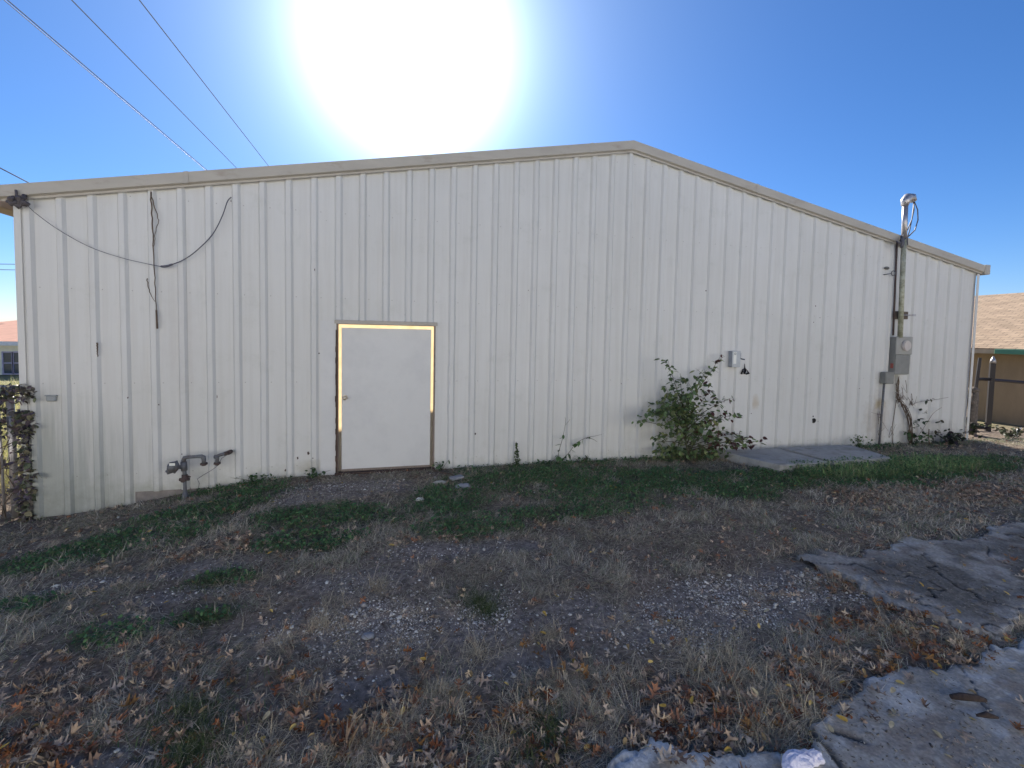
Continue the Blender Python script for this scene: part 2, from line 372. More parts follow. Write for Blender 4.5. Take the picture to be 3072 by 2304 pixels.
def make_ground():
    xs = np.concatenate([-np.geomspace(400, 4.5, 26), np.arange(-4, 18.01, .06), np.geomspace(18.6, 400, 26)])
    ys = np.concatenate([-np.geomspace(400, 10, 24), np.arange(-9.6, 1.2, .055), np.geomspace(1.4, 500, 40)])
    X, Y = np.meshgrid(xs, ys); x = X.ravel(); y = Y.ravel(); z = gz(x, y)
    ny, nx = X.shape; i = np.arange(nx-1)[None, :]+np.arange(ny-1)[:, None]*nx
    Fq = np.stack([i, i+1, i+1+nx, i+nx], -1).reshape(-1, 4).astype(np.int32)
    g = patch(x, y, GREEN, 0); gr = patch(x, y, GRAVEL, 5)
    n1 = fbm(x*3, y*3, 90)[:, None]; n2 = fbm(x*14, y*14, 95)[:, None]
    dirt = np.array([.145, .115, .095])*(1-n1)+np.array([.25, .20, .155])*n1
    far = np.where((y < -9)[:, None], np.array([.36, .34, .31]), np.array([.24, .22, .12]))*(.8+.4*n1)
    fm = np.maximum(sstep(1.5, 4, y), sstep(-7.2, -8.2, y))[:, None]
    c = dirt*(1-g[:, None]*.5)+np.array([.035, .05, .03])*g[:, None]*.5
    c = c*(1-.35*gr[:, None])+np.array([.26, .25, .25])*.35*gr[:, None]
    c = c*(.65+.7*n2); c = c*(1-fm)+far*fm
    m = mat_attr('soil', .95, 0, .1, .45, 30)
    t = m.node_tree; n = t.nodes; L = t.links
    tc = n.new('ShaderNodeTexCoord'); nb = n.new('ShaderNodeTexNoise'); nb.inputs['Scale'].default_value = 35; nb.inputs['Detail'].default_value = 8; nb.inputs['Roughness'].default_value = .75
    L.new(tc.outputs['Object'], nb.inputs['Vector'])
    b = n.new('ShaderNodeBump'); b.inputs['Strength'].default_value = .9; b.inputs['Distance'].default_value = .02
    L.new(nb.outputs[0], b.inputs['Height']); L.new(b.outputs[0], n['Principled BSDF'].inputs['Normal'])
    o = mesh_np('ground', np.stack([x, y, z], 1), Fq, None, c, m, True); tag(o, kind='structure')
make_ground()

# ------------------------------------------------------------------ old paving at the lower right
def px_poly(pts, z=0.0): return [at_z(a, b, z) for a, b in pts]
def in_poly(x, y, P):
    r = np.zeros(x.shape, bool); n = len(P)
    for i in range(n):
        a, b = P[i], P[(i+1) % n]
        c = ((a.y > y) != (b.y > y)) & (x < (b.x-a.x)*(y-a.y)/(b.y-a.y+1e-12)+a.x); r ^= c
    return r
def poly_dist(x, y, P):
    d = np.full(x.shape, 1e9)
    for i in range(len(P)):
        a, b = P[i], P[(i+1) % len(P)]; ex, ey = b.x-a.x, b.y-a.y
        t = np.clip(((x-a.x)*ex+(y-a.y)*ey)/(ex*ex+ey*ey+1e-12), 0, 1)
        d = np.minimum(d, np.hypot(x-a.x-t*ex, y-a.y-t*ey))
    return d
FRONT = px_poly([(1790, 2330), (1850, 2275), (1960, 2238), (2040, 2262), (2120, 2250), (2230, 2268), (2330, 2262), (2420, 2250), (2450, 2190), (2520, 2118), (2570, 2080), (2660, 2010), (2740, 2000), (2850, 2018), (2940, 1950), (3010, 1925), (3090, 1880), (3500, 1800)])
FRONT += [Vector((9.5, -9.2, 0)), Vector((3.2, -9.2, 0))]
REAR = px_poly([(2375, 1652), (2450, 1650), (2530, 1662), (2640, 1640), (2720, 1605), (2800, 1612), (2900, 1618), (2960, 1585), (3090, 1556), (3600, 1500)])
REAR += [Vector((12.5, -4.4, 0))]+px_poly([(3500, 1790), (3090, 1850), (2990, 1895), (2900, 1880), (2780, 1840), (2640, 1785), (2560, 1730), (2460, 1700)])
def paving(name, P, seed, thick, hgt):
    xs = np.arange(min(p.x for p in P), max(p.x for p in P), .014); ys = np.arange(min(p.y for p in P), max(p.y for p in P), .014)
    X, Y = np.meshgrid(xs, ys); x = X.ravel(); y = Y.ravel()
    wx = x+(fbm(x*5, y*5, seed)-.5)*.22; wy = y+(fbm(x*5, y*5, seed+9)-.5)*.22
    d = poly_dist(wx, wy, P)*np.where(in_poly(wx, wy, P), 1, -1)+.06*(fbm(x*22, y*22, seed+7, 5)-.5); ins = d > -.04
    edge = sstep(-.012, .012, d)
    z = hgt-.09*(1-edge)+.012*(fbm(x*6, y*6, seed+3)-.5)*edge+.012*(fbm(x*1.2, y*1.2, seed+4)-.5)
    keep = ins.reshape(X.shape); ny, nx = X.shape
    q = keep[:-1, :-1] & keep[1:, :-1] & keep[:-1, 1:] & keep[1:, 1:]
    i = (np.arange(nx-1)[None, :]+np.arange(ny-1)[:, None]*nx)[q]
    Fq = np.stack([i, i+1, i+1+nx, i+nx], -1)
    used = np.unique(Fq); mp_ = np.full(nx*ny, -1); mp_[used] = np.arange(len(used))
    z = z+.008*(fbm(x*30, y*30, seed+5, 3)-.5)
    n1 = fbm(x*2.2, y*2.2, seed+20, 5)[:, None]; n2 = fbm(x*9, y*9, seed+30, 5)[:, None]; n3 = fbm(x*5, y*5, seed+40, 6)[:, None]
    base = np.array([.31, .29, .26])*(.7+.6*n1)*(.85+.3*vnoise(x*70, y*70, 5))[:, None]
    brown = np.array([.20, .155, .125]); base = base*(1-sstep(.5, .7, n2)*.5)+brown*sstep(.5, .7, n2)*.5
    pale = np.array([.52, .52, .51]); k = sstep(.58, .72, n3+.10*(1-sstep(0, .3, d))[:, None]-(.04 if name == 'r' else 0.0))*sstep(.35, .6, n2)*.75
    base = base*(1-k)+pale*k
    if name == 'r':
        k = sstep(.34, .56, fbm(x*3, y*3, 333, 5)+.15*(n2[:, 0]-.5))[:, None]*.8*sstep(.02, .22, d)[:, None]; base = base*(1-k)+np.array([.125, .115, .10])*(.55+.9*vnoise(x*40, y*40, 8))[:, None]*k
    crack = np.abs(fbm(x*1.3+3, y*1.3, seed+60, 4)-.5)[:, None]; k = 1-sstep(.002, .008, crack)
    base = base*(1-k*.8)
    z = z-.012*k[:, 0]
    if name == 'f':      # white scaled patches and the dark joint of the old slab
        pl = patch(x, y, [E(1950, 2290, .30, .14), E(2180, 2300, .25, .12), E(2660, 1992, .10, .07), E(2850, 2065, .13, .14), E(2720, 2120, .1, .1), E(2960, 2030, .25, .08), E(2620, 2050, .12, .05), E(3040, 1980, .3, .12)], 12, .9, .5)[:, None]*sstep(.3, .6, n2)
        base = base*(1-pl*.8)+pale*pl*.8
        J = px_poly([(2440, 2190), (2480, 2235), (2520, 2290), (2580, 2330)]); J2 = px_poly([(2500, 2190), (2545, 2205), (2590, 2222)])
        dj = np.full(x.shape, 9.)
        for Q in (J, J2):
            for a_, b_ in zip(Q[:-1], Q[1:]):
                ex, ey = b_.x-a_.x, b_.y-a_.y; tt_ = np.clip(((x-a_.x)*ex+(y-a_.y)*ey)/(ex*ex+ey*ey), 0, 1); dj = np.minimum(dj, np.hypot(x-a_.x-tt_*ex, y-a_.y-tt_*ey)+.012*(n2[:, 0]-.5))
        kj = (1-sstep(.006, .022, dj)); z = z-.02*kj; base = base*(1-.75*kj[:, None])
    o = mesh_np('pavement', np.stack([x, y, z], 1)[used], mp_[Fq].astype(np.int32), None, base[used], pm, True); tag(o, kind='structure')
pm = mat_attr('old concrete paving', .92, 0, .2, .22, 55)
_n = pm.node_tree.nodes; _L = pm.node_tree.links
_t = _n.new('ShaderNodeTexCoord'); _b = _n.new('ShaderNodeTexNoise'); _b.inputs['Scale'].default_value = 50; _b.inputs['Detail'].default_value = 8; _b.inputs['Roughness'].default_value = .7
_L.new(_t.outputs['Object'], _b.inputs['Vector']); _u2 = _n.new('ShaderNodeBump'); _u2.inputs['Strength'].default_value = .6; _u2.inputs['Distance'].default_value = .01
_L.new(_b.outputs[0], _u2.inputs['Height']); _L.new(_u2.outputs[0], _n['Principled BSDF'].inputs['Normal'])
paving('f', FRONT, 500, .1, .000)
paving('r', REAR, 600, .1, -.004)

# ------------------------------------------------------------------ the metal building
EAVE = 3.40; SL = .1873; RX = 25*FT; X0 = -.12; X1 = 50.35*FT; DEPTH = 22.0
def roofz(x): return EAVE+SL*(RX-abs(x-RX))-0.02
DX0, DX1, DZ = 3.335, 4.635, 2.04
bld = thing('metal_building', (RX, 0, -.1), 'long white ribbed metal building with low gable roof and a single wide door', 'building')
mb = MB()
prof = [(X0, -.004)]
for i in range(50):
    c = i*FT
    if c-.055 < X0: continue
    prof += [(c-.052, 0), (c-.026, -.031), (c+.026, -.031), (c+.052, 0)]
prof += [(X1, 0)]
prof = [p for p in prof]
# break the profile at the door jambs, the ridge and the footing step
def insert(xc):
    for k in range(len(prof)-1):
        a, b = prof[k], prof[k+1]
        if a[0] < xc < b[0]:
            t = (xc-a[0])/(b[0]-a[0]); prof.insert(k+1, (xc, a[1]+(b[1]-a[1])*t)); return
for xc in (DX0, DX1, RX, .98, 3.10, 4.80): insert(xc)
def bot(x): return -.44 if x < .98 else (-.115 if x < 9 else -.10)
for a, b in zip(prof[:-1], prof[1:]):
    xm = (a[0]+b[0])/2
    z0 = bot(xm); ya, yb = a[1], b[1]
    if DX0 < xm < DX1: z0 = DZ
    elif 3.10 < xm < DX0 or DX1 < xm < 4.80:
        z0 = DZ+.02
        mb.quad((a[0], -.001, bot(xm)), (b[0], -.001, bot(xm)), (b[0], -.001, z0), (a[0], -.001, z0))
    mb.quad((a[0], ya, z0), (b[0], yb, z0), (b[0], yb, roofz(b[0])+.0195), (a[0], ya, roofz(a[0])+.0195))
front = mb.build('front_wall', M['wall'], bld)
# lapped sheet edges and flat repair sheets
mb = MB()
mb.box(3.12, DX0, -.006, -.002, -.11, DZ+.03)
mb.box(-.115, .975, -.0415, -.038, -.45, -.10) if False else None
mb.build('patch_panel', M['door'], bld)
for c in (5, 8, 18, 21, 30, 33, 42):
    x = c*FT+.046; mb = MB(); mb.box(x, x+.004, -.0035, -.0005, bot(x)+.05, roofz(x)-.1); mb.build('panel_seam', M['trim'], bld)
mb = MB()
mb.box(X0+.01, DX0-.02, .012, .3, -1.2, -.02); mb.box(DX0-.02, DX1+.02, .03, .3, -1.2, -.045); mb.box(DX1+.02, X1-.01, .012, .3, -1.2, -.02)
mb.build('foundation', M['conc'], bld)
mb = MB()
mb.quad((X0, 0, -.44), (X0, DEPTH, -.44), (X0, DEPTH, roofz(X0)), (X0, 0, roofz(X0)))
mb.quad((X1, 0, -.3), (X1, DEPTH, -.3), (X1, DEPTH, roofz(X1)), (X1, 0, roofz(X1)))
mb.poly([(X0, DEPTH, -.4), (X1, DEPTH, -.4), (X1, DEPTH, roofz(X1)), (RX, DEPTH, roofz(RX)), (X0, DEPTH, roofz(X0))])
mb.build('side_walls', M['roof'], bld)
# roof with an unseen opening added to let sun down onto the door strips
SX0, SX1, SY0, SY1 = 3.0, 5.2, 3.1, 5.6
mb = MB()
def rq(x0, x1, y0, y1):
    e = .02
    mb.quad((x0, y0, roofz(x0)+e), (x1, y0, roofz(x1)+e), (x1, y1, roofz(x1)+e), (x0, y1, roofz(x0)+e))
rq(X0-.05, SX0, -.09, DEPTH); rq(SX0, SX1, -.09, SY0); rq(SX0, SX1, SY1, DEPTH); rq(SX1, RX, -.09, DEPTH); rq(RX, X1+.05, -.09, DEPTH)
mb.build('roof', M['roof'], bld)
# rake trim: folded fascia following both slopes
def rake(xa, xb):
    mb = MB(); dz = {0: (0, 0)}
    sec = [(-.046, -.018), (-.052, -.02), (-.054, .006), (-.092, .020), (-.100, .145), (-.004, .155)]
    P = []
    for x in (xa, xb):
        zb = roofz(x)
        P.append([(x, y, zb+z) for y, z in sec])
    for k in range(len(sec)-1):
        mb.quad(P[0][k], P[1][k], P[1][k+1], P[0][k+1])
    mb.poly(P[0][::-1]); mb.poly(P[1])
    return mb.build('rake_trim', M['trim'], bld)
rake(X0-.10, 5.0); rake(5.001, RX-.001); rake(RX+.001, 11.4); rake(11.401, X1+.06)
for x in (1.6, 6.9, 9.9):     # trim lap joints
    mb = MB(); z = roofz(x); mb.quad((x, -.103, z+.01), (x+.05, -.103, z+.01+SL*.05*(1 if x < RX else -1)), (x+.05, -.1035, z+.15+SL*.05*(1 if x < RX else -1)), (x, -.1035, z+.15)); mb.build('trim_joint', M['trim'], bld)
mb = MB()
z = roofz(X0)
mb.box(X0-.36, X0-.101, -.08, 10, z-.10, z+.075, .012)
mb.build('gutter', mat('tan gutter', (.42, .31, .24), .6, var=.15, scale=3), bld)
mb = MB(); z = roofz(X1)
mb.box(X1+.061, X1+.20, -.11, 10, z-.04, z+.15, .01)
mb.build('gutter', M['trim'], bld)
mb = MB()
mb.box(X0-.012, X0+.055, -.014, -.006, -.44, roofz(X0)-.03); mb.build('corner_trim', M['wall'], bld); mb = MB(); mb.box(X1-.05, X1+.012, -.05, -.043, -.2, roofz(X1)-.03)
mb.build('corner_trim', M['wall'], bld)
# small round torn hole, its darkness put in as flat black discs
p = at_y(2441, 1262); mb = MB()
pts = [(p.x+.042*math.cos(a)*(1+.25*math.sin(3*a+1)), -.003, p.z+.055*math.sin(a)*(1+.2*math.cos(2*a))) for a in [k*.4 for k in range(16)]]
mb.poly(pts[::-1]); q = at_y(2439, 1249); mb.poly([(q.x+.014*math.cos(a), -.003, q.z+.016*math.sin(a)) for a in [-k*.7 for k in range(9)]])
mb.build('hole_dark_disc', M['black'], bld)
for i, (a, b, w_, h_) in enumerate(((925, 1360, 7, 12), (893, 1374, 6, 10), (856, 1411, 5, 9), (940, 1373, 4, 5), (388, 1192, 4, 6), (480, 1213, 4, 4), (957, 1060, 5, 5), (651, 1190, 3, 12), (693, 603, 3, 6), (1425, 1300, 6, 9), (2118, 872, 4, 4), (2447, 918, 4, 4), (2437, 967, 3, 3), (2250, 1240, 3, 3), (2460, 953, 3, 3), (2574, 1165, 3, 3), (945, 810, 3, 8))):
    c_ = at_y(a, b, -.004); r_ = random.Random(i); mb = MB(); sx_ = w_*.0022*(1+.5*(a > 2000)); sz_ = h_*.0022*(1+.5*(a > 2000))
    yy = -.0325 if min(abs(c_.x/FT-round(c_.x/FT)), 1)*FT < .03 else (-.0315 if abs(c_.x/FT-round(c_.x/FT))*FT < .056 else -.003)
    mb.poly([(c_.x+sx_*math.cos(-t*.75)*r_.uniform(.6, 1.2), yy, c_.z+sz_*math.sin(-t*.75)*r_.uniform(.6, 1.2)) for t in range(8)]); mb.build('rust_spot', M['pipe_rust'], bld)
# grille/scupper near the left corner
p = at_y(157, 1195); mb = MB(); mb.box(p.x-.05, p.x+.05, -.03, -.002, p.z-.035, p.z+.035, .012); mb.box(p.x-.055, p.x+.055, -.035, -.002, p.z+.03, p.z+.04)
mb.build('vent_cap', mat('grey cap', (.28, .30, .31), .6), bld)

# door (parts of the building, its own pieces one level down)
mb = MB()
mb.box(DX0+.052, DX1-.048, .012, .030, .012, DZ-.058, .004)
leaf = mb.build('door', M['door'], bld)
mb = MB(); kx, kz = at_y(1035, 1193).x, at_y(1035, 1193).z
mb.cyl((kx, .012, kz), (kx, .004, kz), .034, 20); mb.cyl((kx, .004, kz), (kx, -.03, kz), .012, 12); mb.ball((kx, -.045, kz), .027, (1, .8, 1), 8)
mb.build('knob', mat('worn brass knob', (.55, .48, .38), .3, .8), leaf)
mb = MB(); mb.box(DX0+.05, DX1-.05, .004, .011, .0, .03); mb.build('door_sweep', M['wood'], leaf)
mb = MB()
mb.box(DX0-.012, DX0+.012, -.012, .09, -.03, DZ); mb.box(DX1-.010, DX1+.012, -.012, .09, -.03, DZ)
mb.box(DX0+.012, DX1-.010, -.004, .028, DZ-.010, DZ)
mb.build('door_frame', M['wood'], bld)
mb = MB()      # ragged broken wood down the left jamb
for k in range(26):
    z = .0+k*.075; a = .004+.012*random.random()*(1 if k < 14 else .5)
    mb.box(DX0-.014-a, DX0+.004, -.019, -.013, z, z+.076)
mb.build('jamb_splinters', M['darkwood'], bld)
# thin pale weather strip that the sun shines through from inside
tm = bpy.data.materials.new('thin pale strip'); tm.use_nodes = True; _t = tm.node_tree
_d = _t.nodes['Principled BSDF']; _d.inputs['Base Color'].default_value = (.46, .40, .33, 1); _d.inputs['Roughness'].default_value = .7
_tr = _t.nodes.new('ShaderNodeBsdfTranslucent'); _nz = _t.nodes.new('ShaderNodeTexNoise'); _nz.inputs['Scale'].default_value = 9
_cr = _t.nodes.new('ShaderNodeValToRGB'); _cr.color_ramp.elements[0].color = (.62, .42, .2, 1); _cr.color_ramp.elements[1].color = (.9, .74, .48, 1)
_tc = _t.nodes.new('ShaderNodeTexCoord'); _t.links.new(_tc.outputs['Object'], _nz.inputs['Vector']); _t.links.new(_nz.outputs[0], _cr.inputs[0]); _t.links.new(_cr.outputs[0], _tr.inputs[0])
_mx = _t.nodes.new('ShaderNodeMixShader'); _mx.inputs[0].default_value = .55
_t.links.new(_d.outputs[0], _mx.inputs[1]); _t.links.new(_tr.outputs[0], _mx.inputs[2]); _t.links.new(_mx.outputs[0], _t.nodes['Material Output'].inputs[0])
mb = MB()
mb.quad((DX0+.012, .03, .0), (DX0+.055, .03, .0), (DX0+.055, .03, DZ-.012), (DX0+.012, .03, DZ-.012))
mb.quad((DX1-.052, .031, .0), (DX1-.010, .031, .0), (DX1-.010, .031, DZ-.012), (DX1-.052, .031, DZ-.012))
mb.quad((DX0+.0551, .0305, DZ-.059), (DX1-.0521, .0305, DZ-.059), (DX1-.0521, .0305, DZ-.012), (DX0+.0551, .0305, DZ-.012))
mb.build('weather_strip', tm, bld)
mb = MB(); mb.box(DX0-.03, DX1+.035, -.045, .0, DZ+.004, DZ+.045, .004); mb.box(DX0-.03, DX1+.035, -.055, -.045, DZ-.006, DZ+.03)
mb.build('door_header', M['trim'], bld)
mb = MB(); mb.box(DX0-.03, DX1+.02, -.05, .03, -.075, -.006, .006); mb.build('threshold', M['darkwood'], bld)

# ------------------------------------------------------------------ concrete pad by the wall
def pad(pts, label, grp=None, dz=0):
    P = [at_z(a, b, .075) for a, b in pts]
    mb = MB(); n = len(P); top = []
    for i in range(n):
        a, b = P[i], P[(i+1) % n]
        for k in range(10):
            t = k/10; q = a.lerp(b, t); top.append(Vector((q.x+random.uniform(-.006, .006), q.y+random.uniform(-.006, .006), .070+dz)))
    lo = [Vector((q.x, q.y, -.12)) for q in top]; c = sum(top, Vector())/len(top)
    up = [Vector((c.x+(q.x-c.x)*.984, c.y+(q.y-c.y)*.975, q.z+.010)) for q in top]
    for i in range(len(top)):
        j = (i+1) % len(top); mb.quad(lo[i], lo[j], top[j], top[i]); mb.quad(top[i], top[j], up[j], up[i]); 
    mb.poly(up)
    o = mb.build('concrete_slab', M['slab'], None); return tag(o, label, 'slab', grp)
pad([(2150, 1352), (2340, 1396), (2484, 1386.5), (2330, 1345)], 'left half of the pale concrete pad, beside the leafy shrub', 'concrete slabs against the wall')
pad([(2345, 1345), (2502, 1386), (2675, 1374), (2548, 1335)], 'right half of the pale concrete pad, nearer the electric meter', 'concrete slabs against the wall', .006)

# ------------------------------------------------------------------ electric service
def px_box(xa, xc, ytop, ybot):
    pass
mt = thing('electric_meter_box', (13.0, -.1, 1.0), 'grey electric meter cabinet with round dial and red decal on its side', 'meter')
A = at_y(2668, 1012); Bq = at_y(2672, 1122)
xl = A.x; D = .05
while at_y(2690, 1012, -D).x > xl and D < .5: D += .005
zt = at_y(2712, 1010, -D).z; zb = at_y(2712, 1124, -D).z; xr = at_y(2732, 1060, -D).x
zm = at_y(2712, 1064, -D).z
mb = MB(); mb.box(xl, xr, -D+.02, -.002, zb, zt-.01, .008); mb.build('cabinet', M['meter'], mt)
mb = MB(); mb.box(xl-.004, xr+.03, -D-.006, -D+.02, zm, zt, .008); mb.box(xr-.002, xr+.03, -D+.02, -.002, zm-.18, zt-.005, .006); mb.build('top_cover', M['meter_light'], mt)
mb = MB(); mb.box(xl+.003, xr-.01, -D-.002, -D+.02, zb+.005, zm-.005, .006); mb.build('lower_cover', M['meter'], mt)
c = at_y(2715, 1037, -D); mb = MB(); mb.cyl((c.x, -D, c.z), (c.x, -D-.035, c.z), .098, 28); mb.cyl((c.x, -D-.03, c.z), (c.x, -D-.05, c.z), .085, 28); mb.build('dial', M['dial'], mt)
mb = MB(); mb.box(xl-.003, xl-.0005, -D+.03, -.05, zb+.12, zb+.21); mb.build('decal', M['red'], mt)

jb = thing('junction_box', (12.6, -.08, .8), 'small grey junction box under the meter cabinet, on a thin pipe to the ground', 'junction box')
a = at_y(2638, 1120); b = at_y(2665, 1150, -.12)
jl, jr = a.x, xl+.0; jz1, jz0 = at_y(2650, 1117, -.12).z, at_y(2650, 1152, -.12).z
mb = MB(); mb.box(jl, jl+.20, -.13, -.002, jz0, jz1, .015); mb.box(jl-.006, jl+.206, -.135, -.12, jz1-.01, jz1+.012, .004); mb.build('box', M['meter'], jb)
g = at_y(2632, 1345)
mb = MB(); mb.tube([(jl+.05, -.06, jz0), (jl+.04, -.055, .4), (jl+.03, -.05, -.1)], .018, 8); mb.build('conduit', M['pipe'], jb)

ms = thing('service_mast', (12.95, -.1, 1.6), 'tall weathered conduit mast with metal weatherhead rising above the roof edge', 'utility mast')
mx_, my_ = (xl+xr)/2-.02, -.13
t0 = at_y(2716, 612, my_); ztop = t0.z; xt = at_y(2701, 1000, my_).x; xt2 = t0.x
zr = at_y(2713, 716, my_).z
lerpx = lambda z: xt+(xt2-xt)*(z-zt)/(ztop-zt)
mb = MB(); mb.tube([(xt, my_, zt-.02), (lerpx(zr), my_, zr)], .040, 14); mb.build('lower_pipe', M['conduit'], ms)
mb = MB(); mb.tube([(lerpx(zr), my_, zr), (xt2, my_, ztop)], .043, 14); mb.build('upper_pipe', M['galv'], ms)
mb = MB(); mb.tube([(xt-.075, -.06, zt+.02), (lerpx(zr)-.065, -.06, zr-.05)], .016, 8); mb.build('ground_wire', M['pipe_rust'], ms)
mb = MB()
hd = [(xt2-.01, my_, ztop-.03), (xt2+.0, my_, ztop+.06), (xt2+.05, my_, ztop+.12), (xt2+.14, my_, ztop+.13), (xt2+.20, my_, ztop+.07)]
mb.tube(hd, [.055, .075, .08, .075, .05], 12); mb.build('weatherhead', M['galv'], ms)
mb = MB()
def pw(pts, y, r, n=6):
    mb.tube([at_y(a, b, y if not isinstance(y, list) else y[i]) for i, (a, b) in enumerate(pts)], r, n)
pw([(2741, 607), (2742, 630), (2735, 660), (2722, 690), (2708, 708), (2700, 722)], -.15, .010)
pw([(2743, 605), (2753, 630), (2754, 660), (2745, 690), (2725, 710), (2708, 722), (2696, 730)], -.20, .010)
pw([(2742, 608), (2737, 650), (2729, 690), (2722, 712), (2723, 735)], -.11, .010)
mb.build('service_wires', M['cable'], ms)
mb = MB()
for k in range(9):
    a = at_y(2707+random.uniform(-4, 4), 708+random.uniform(0, 18), -.2); b = at_y(2704+random.uniform(-5, 4), 735+random.uniform(-10, 12), -.19); mb.tube([a, a.lerp(b, .5)+Vector((random.uniform(-.03, .03), -.02, 0)), b], .016, 6)
pw([(2690, 724), (2700, 730), (2712, 722)], -.2, .012)
mb.build('cable_clamp', M['cable'], ms)
mb = MB()
a = at_y(2680, 934, -.02); b = at_y(2712, 958, -.02)
mb.box(a.x, b.x+.02, -.075, -.034, b.z, a.z, .006); mb.build('wall_bracket', mat('rusty bracket', (.13, .10, .075), .8, .1, var=.35, scale=14), ms)
mb = MB(); zc = (a.z+b.z)/2; mb.tube([(a.x+.05, -.09, zc), (b.x-.02, -.19, zc)], .011, 6); mb.box(b.x-.06, b.x+.03, -.20, -.185, zc-.02, zc+.02, .003); mb.build('bracket_strap', M['galv'], ms)

eb = MB(); a = at_y(2660, 823, -.05); b = at_y(2675, 820, -.09); eb.tube([(a.x, -.0, a.z), a, b], .009, 6)
cc = b+Vector((.040, 0, .004)); eb.tube([cc+Vector((.045*math.cos(t), 0, .045*math.sin(t))) for t in [k*math.pi/8 for k in range(17)]], .008, 6, cap=False)
eb = eb.build('eye_bolt', M['pipe'], None); tag(eb, 'long eye bolt sticking from the wall left of the conduit mast', 'eye bolt')
mb = MB(); a = at_y(2662, 804, -.03); mb.ball((a.x, -.02, a.z), .05, (1.1, .5, .55), 8, .15, 3); o = mb.build('knob_insulator', mat('dusty insulator', (.13, .13, .125), .8), None)
tag(o, 'small dark oval insulator on the wall above the eye bolt', 'insulator')

# switch box with lever
sb = thing('switch_box', (10.2, -.06, 1.0), 'small light grey switch box with a side lever above the shrub', 'switch box')
a = at_y(2185, 1056); sxl = a.x; D = .04
while at_y(2197, 1056, -D).x > sxl and D < .3: D += .004
szt = at_y(2205, 1053, -D).z; szb = at_y(2205, 1102, -D).z; sxr = at_y(2221, 1070, -D).x
mb = MB(); mb.box(sxl, sxr, -D, -.002, szb, szt, .008); mb.build('box', M['box'], sb)
mb = MB(); mb.box(sxl-.004, sxr+.003, -D-.008, -D-.0005, szb+.003, szt-.002, .004); mb.build('cover', mat('switch cover', (.43, .45, .46), .5), sb)
mb = MB(); mb.box(sxl+.018, sxl+.075, -D-.0105, -D-.0085, szb+.06, szt-.02); mb.build('label_plate', M['white'], sb)
mb = MB(); x, z = sxl+.032, szt-.062
for q in ((0, .032, .026, .032), (0, .032, 0, .006), (0, .006, .006, .026), (.026, .032, .006, .026)): mb.box(x+q[0], x+q[1], -D-.0125, -D-.0108, z+q[2], z+q[3])
mb.build('label_mark', M['ink'], sb)
mb = MB(); mb.box(sxr+.004, sxr+.03, -D+.01, -D+.04, (szb+szt)/2, szt-.03, .008); mb.tube([(sxr+.01, -D+.02, (szb+szt)/2+.01), (sxr+.075, -D-.02, (szb+szt)/2-.005)], .010, 8)
mb.build('lever', M['ink'], sb)
# frayed burnt cable ends under it
mb = MB()
def pwl(pts, y, r): mb.tube([at_y(a, b, y) for a, b in pts], r, 6)
pwl([(2234, 1091), (2234, 1102), (2236, 1112), (2233, 1122)], -.035, [.004, .009, .018, .012])
pwl([(2234, 1104), (2228, 1112), (2224, 1122)], -.03, [.006, .008, .016]); pwl([(2236, 1106), (2242, 1112), (2246, 1120), (2238, 1122)], -.03, [.006, .006, .02, .012])
pwl([(2227, 1107), (2229, 1114), (2235, 1120)], -.02, .006)
o = mb.build('burnt_cable_end', M['black'], None); tag(o, 'frayed black cable end hanging from the wall under the switch box', 'cable')

# ------------------------------------------------------------------ gas service at the left
def GP(a, b, y=-.22): return at_y(a, b, y)
gs = thing('gas_riser', tuple(at_y(555, 1490, -.22)), 'grey gas riser pipe with round regulator and bent arm against the wall', 'gas pipe')
mb = MB(); mb.tube([GP(556, 1500), GP(554, 1440)], .019, 12); mb.tube([GP(557, 1505), GP(555, 1474)], [.05, .022], 10); mb.build('riser_pipe', M['pipe'], gs)
mb = MB(); mb.tube([GP(554, 1442), GP(554, 1424)], .031, 12)
v = GP(554, 1438); mb.cyl(v+Vector((0, -.05, 0)), v+Vector((0, .05, 0)), .026, 12); mb.cyl(v+Vector((-.055, 0, 0)), v+Vector((.05, 0, 0)), .02, 8)
u = GP(561, 1427); mb.tube([u, GP(572, 1431)], .008, 6); mb.build('valve', M['pipe_rust'], gs)
mb = MB(); mb.tube([GP(554, 1426), GP(553, 1408)], .021, 12); mb.tube([GP(553, 1412), GP(551, 1386)], .033, 12); mb.build('tee', M['pipe'], gs)
mb = MB()
mb.tube([GP(551, 1388), GP(551, 1380), GP(554, 1373.5), GP(562, 1371.5), GP(592, 1369.5), GP(604, 1369), GP(610, 1372), GP(611.5, 1380), GP(611.5, 1392)], [.024, .025, .026, .021, .021, .025, .027, .024, .021], 12)
mb.build('bent_arm', M['pipe'], gs)
mb = MB(); a = GP(611.5, 1389); mb.cyl(a, a+Vector((0, 0, -.02)), .040, 14); mb.cyl(a+Vector((0, 0, -.018)), a+Vector((0, 0, -.032)), .024, 8); mb.build('union_nut', M['pipe_rust'], gs)
rg = MB(); a = GP(548, 1401); b = GP(520, 1401, -.26); d = (b-a).normalized()
rg.tube([a, GP(537, 1401, -.24)], [.026, .022], 10)
rg.cyl(b-d*.03, b-d*.015, .078, 22); rg.tube([b-d*.015, b+d*.045, b+d*.06], [.07, .055, .03], 20); rg.tube([b-d*.03, b-d*.055], [.07, .03], 18)
rg.tube([b+Vector((-.05, 0, -.03)), GP(510, 1421, -.27)], [.035, .025], 10); rg.tube([GP(512, 1396, -.28), GP(503, 1402, -.3)], .018, 8)
rg.build('regulator', M['pipe'], gs)
c = GP(517, 1393.5, -.345); mb = MB(); mb.box(c.x-.032, c.x+.028, c.y-.002, c.y+.001, c.z-.015, c.z+.017)
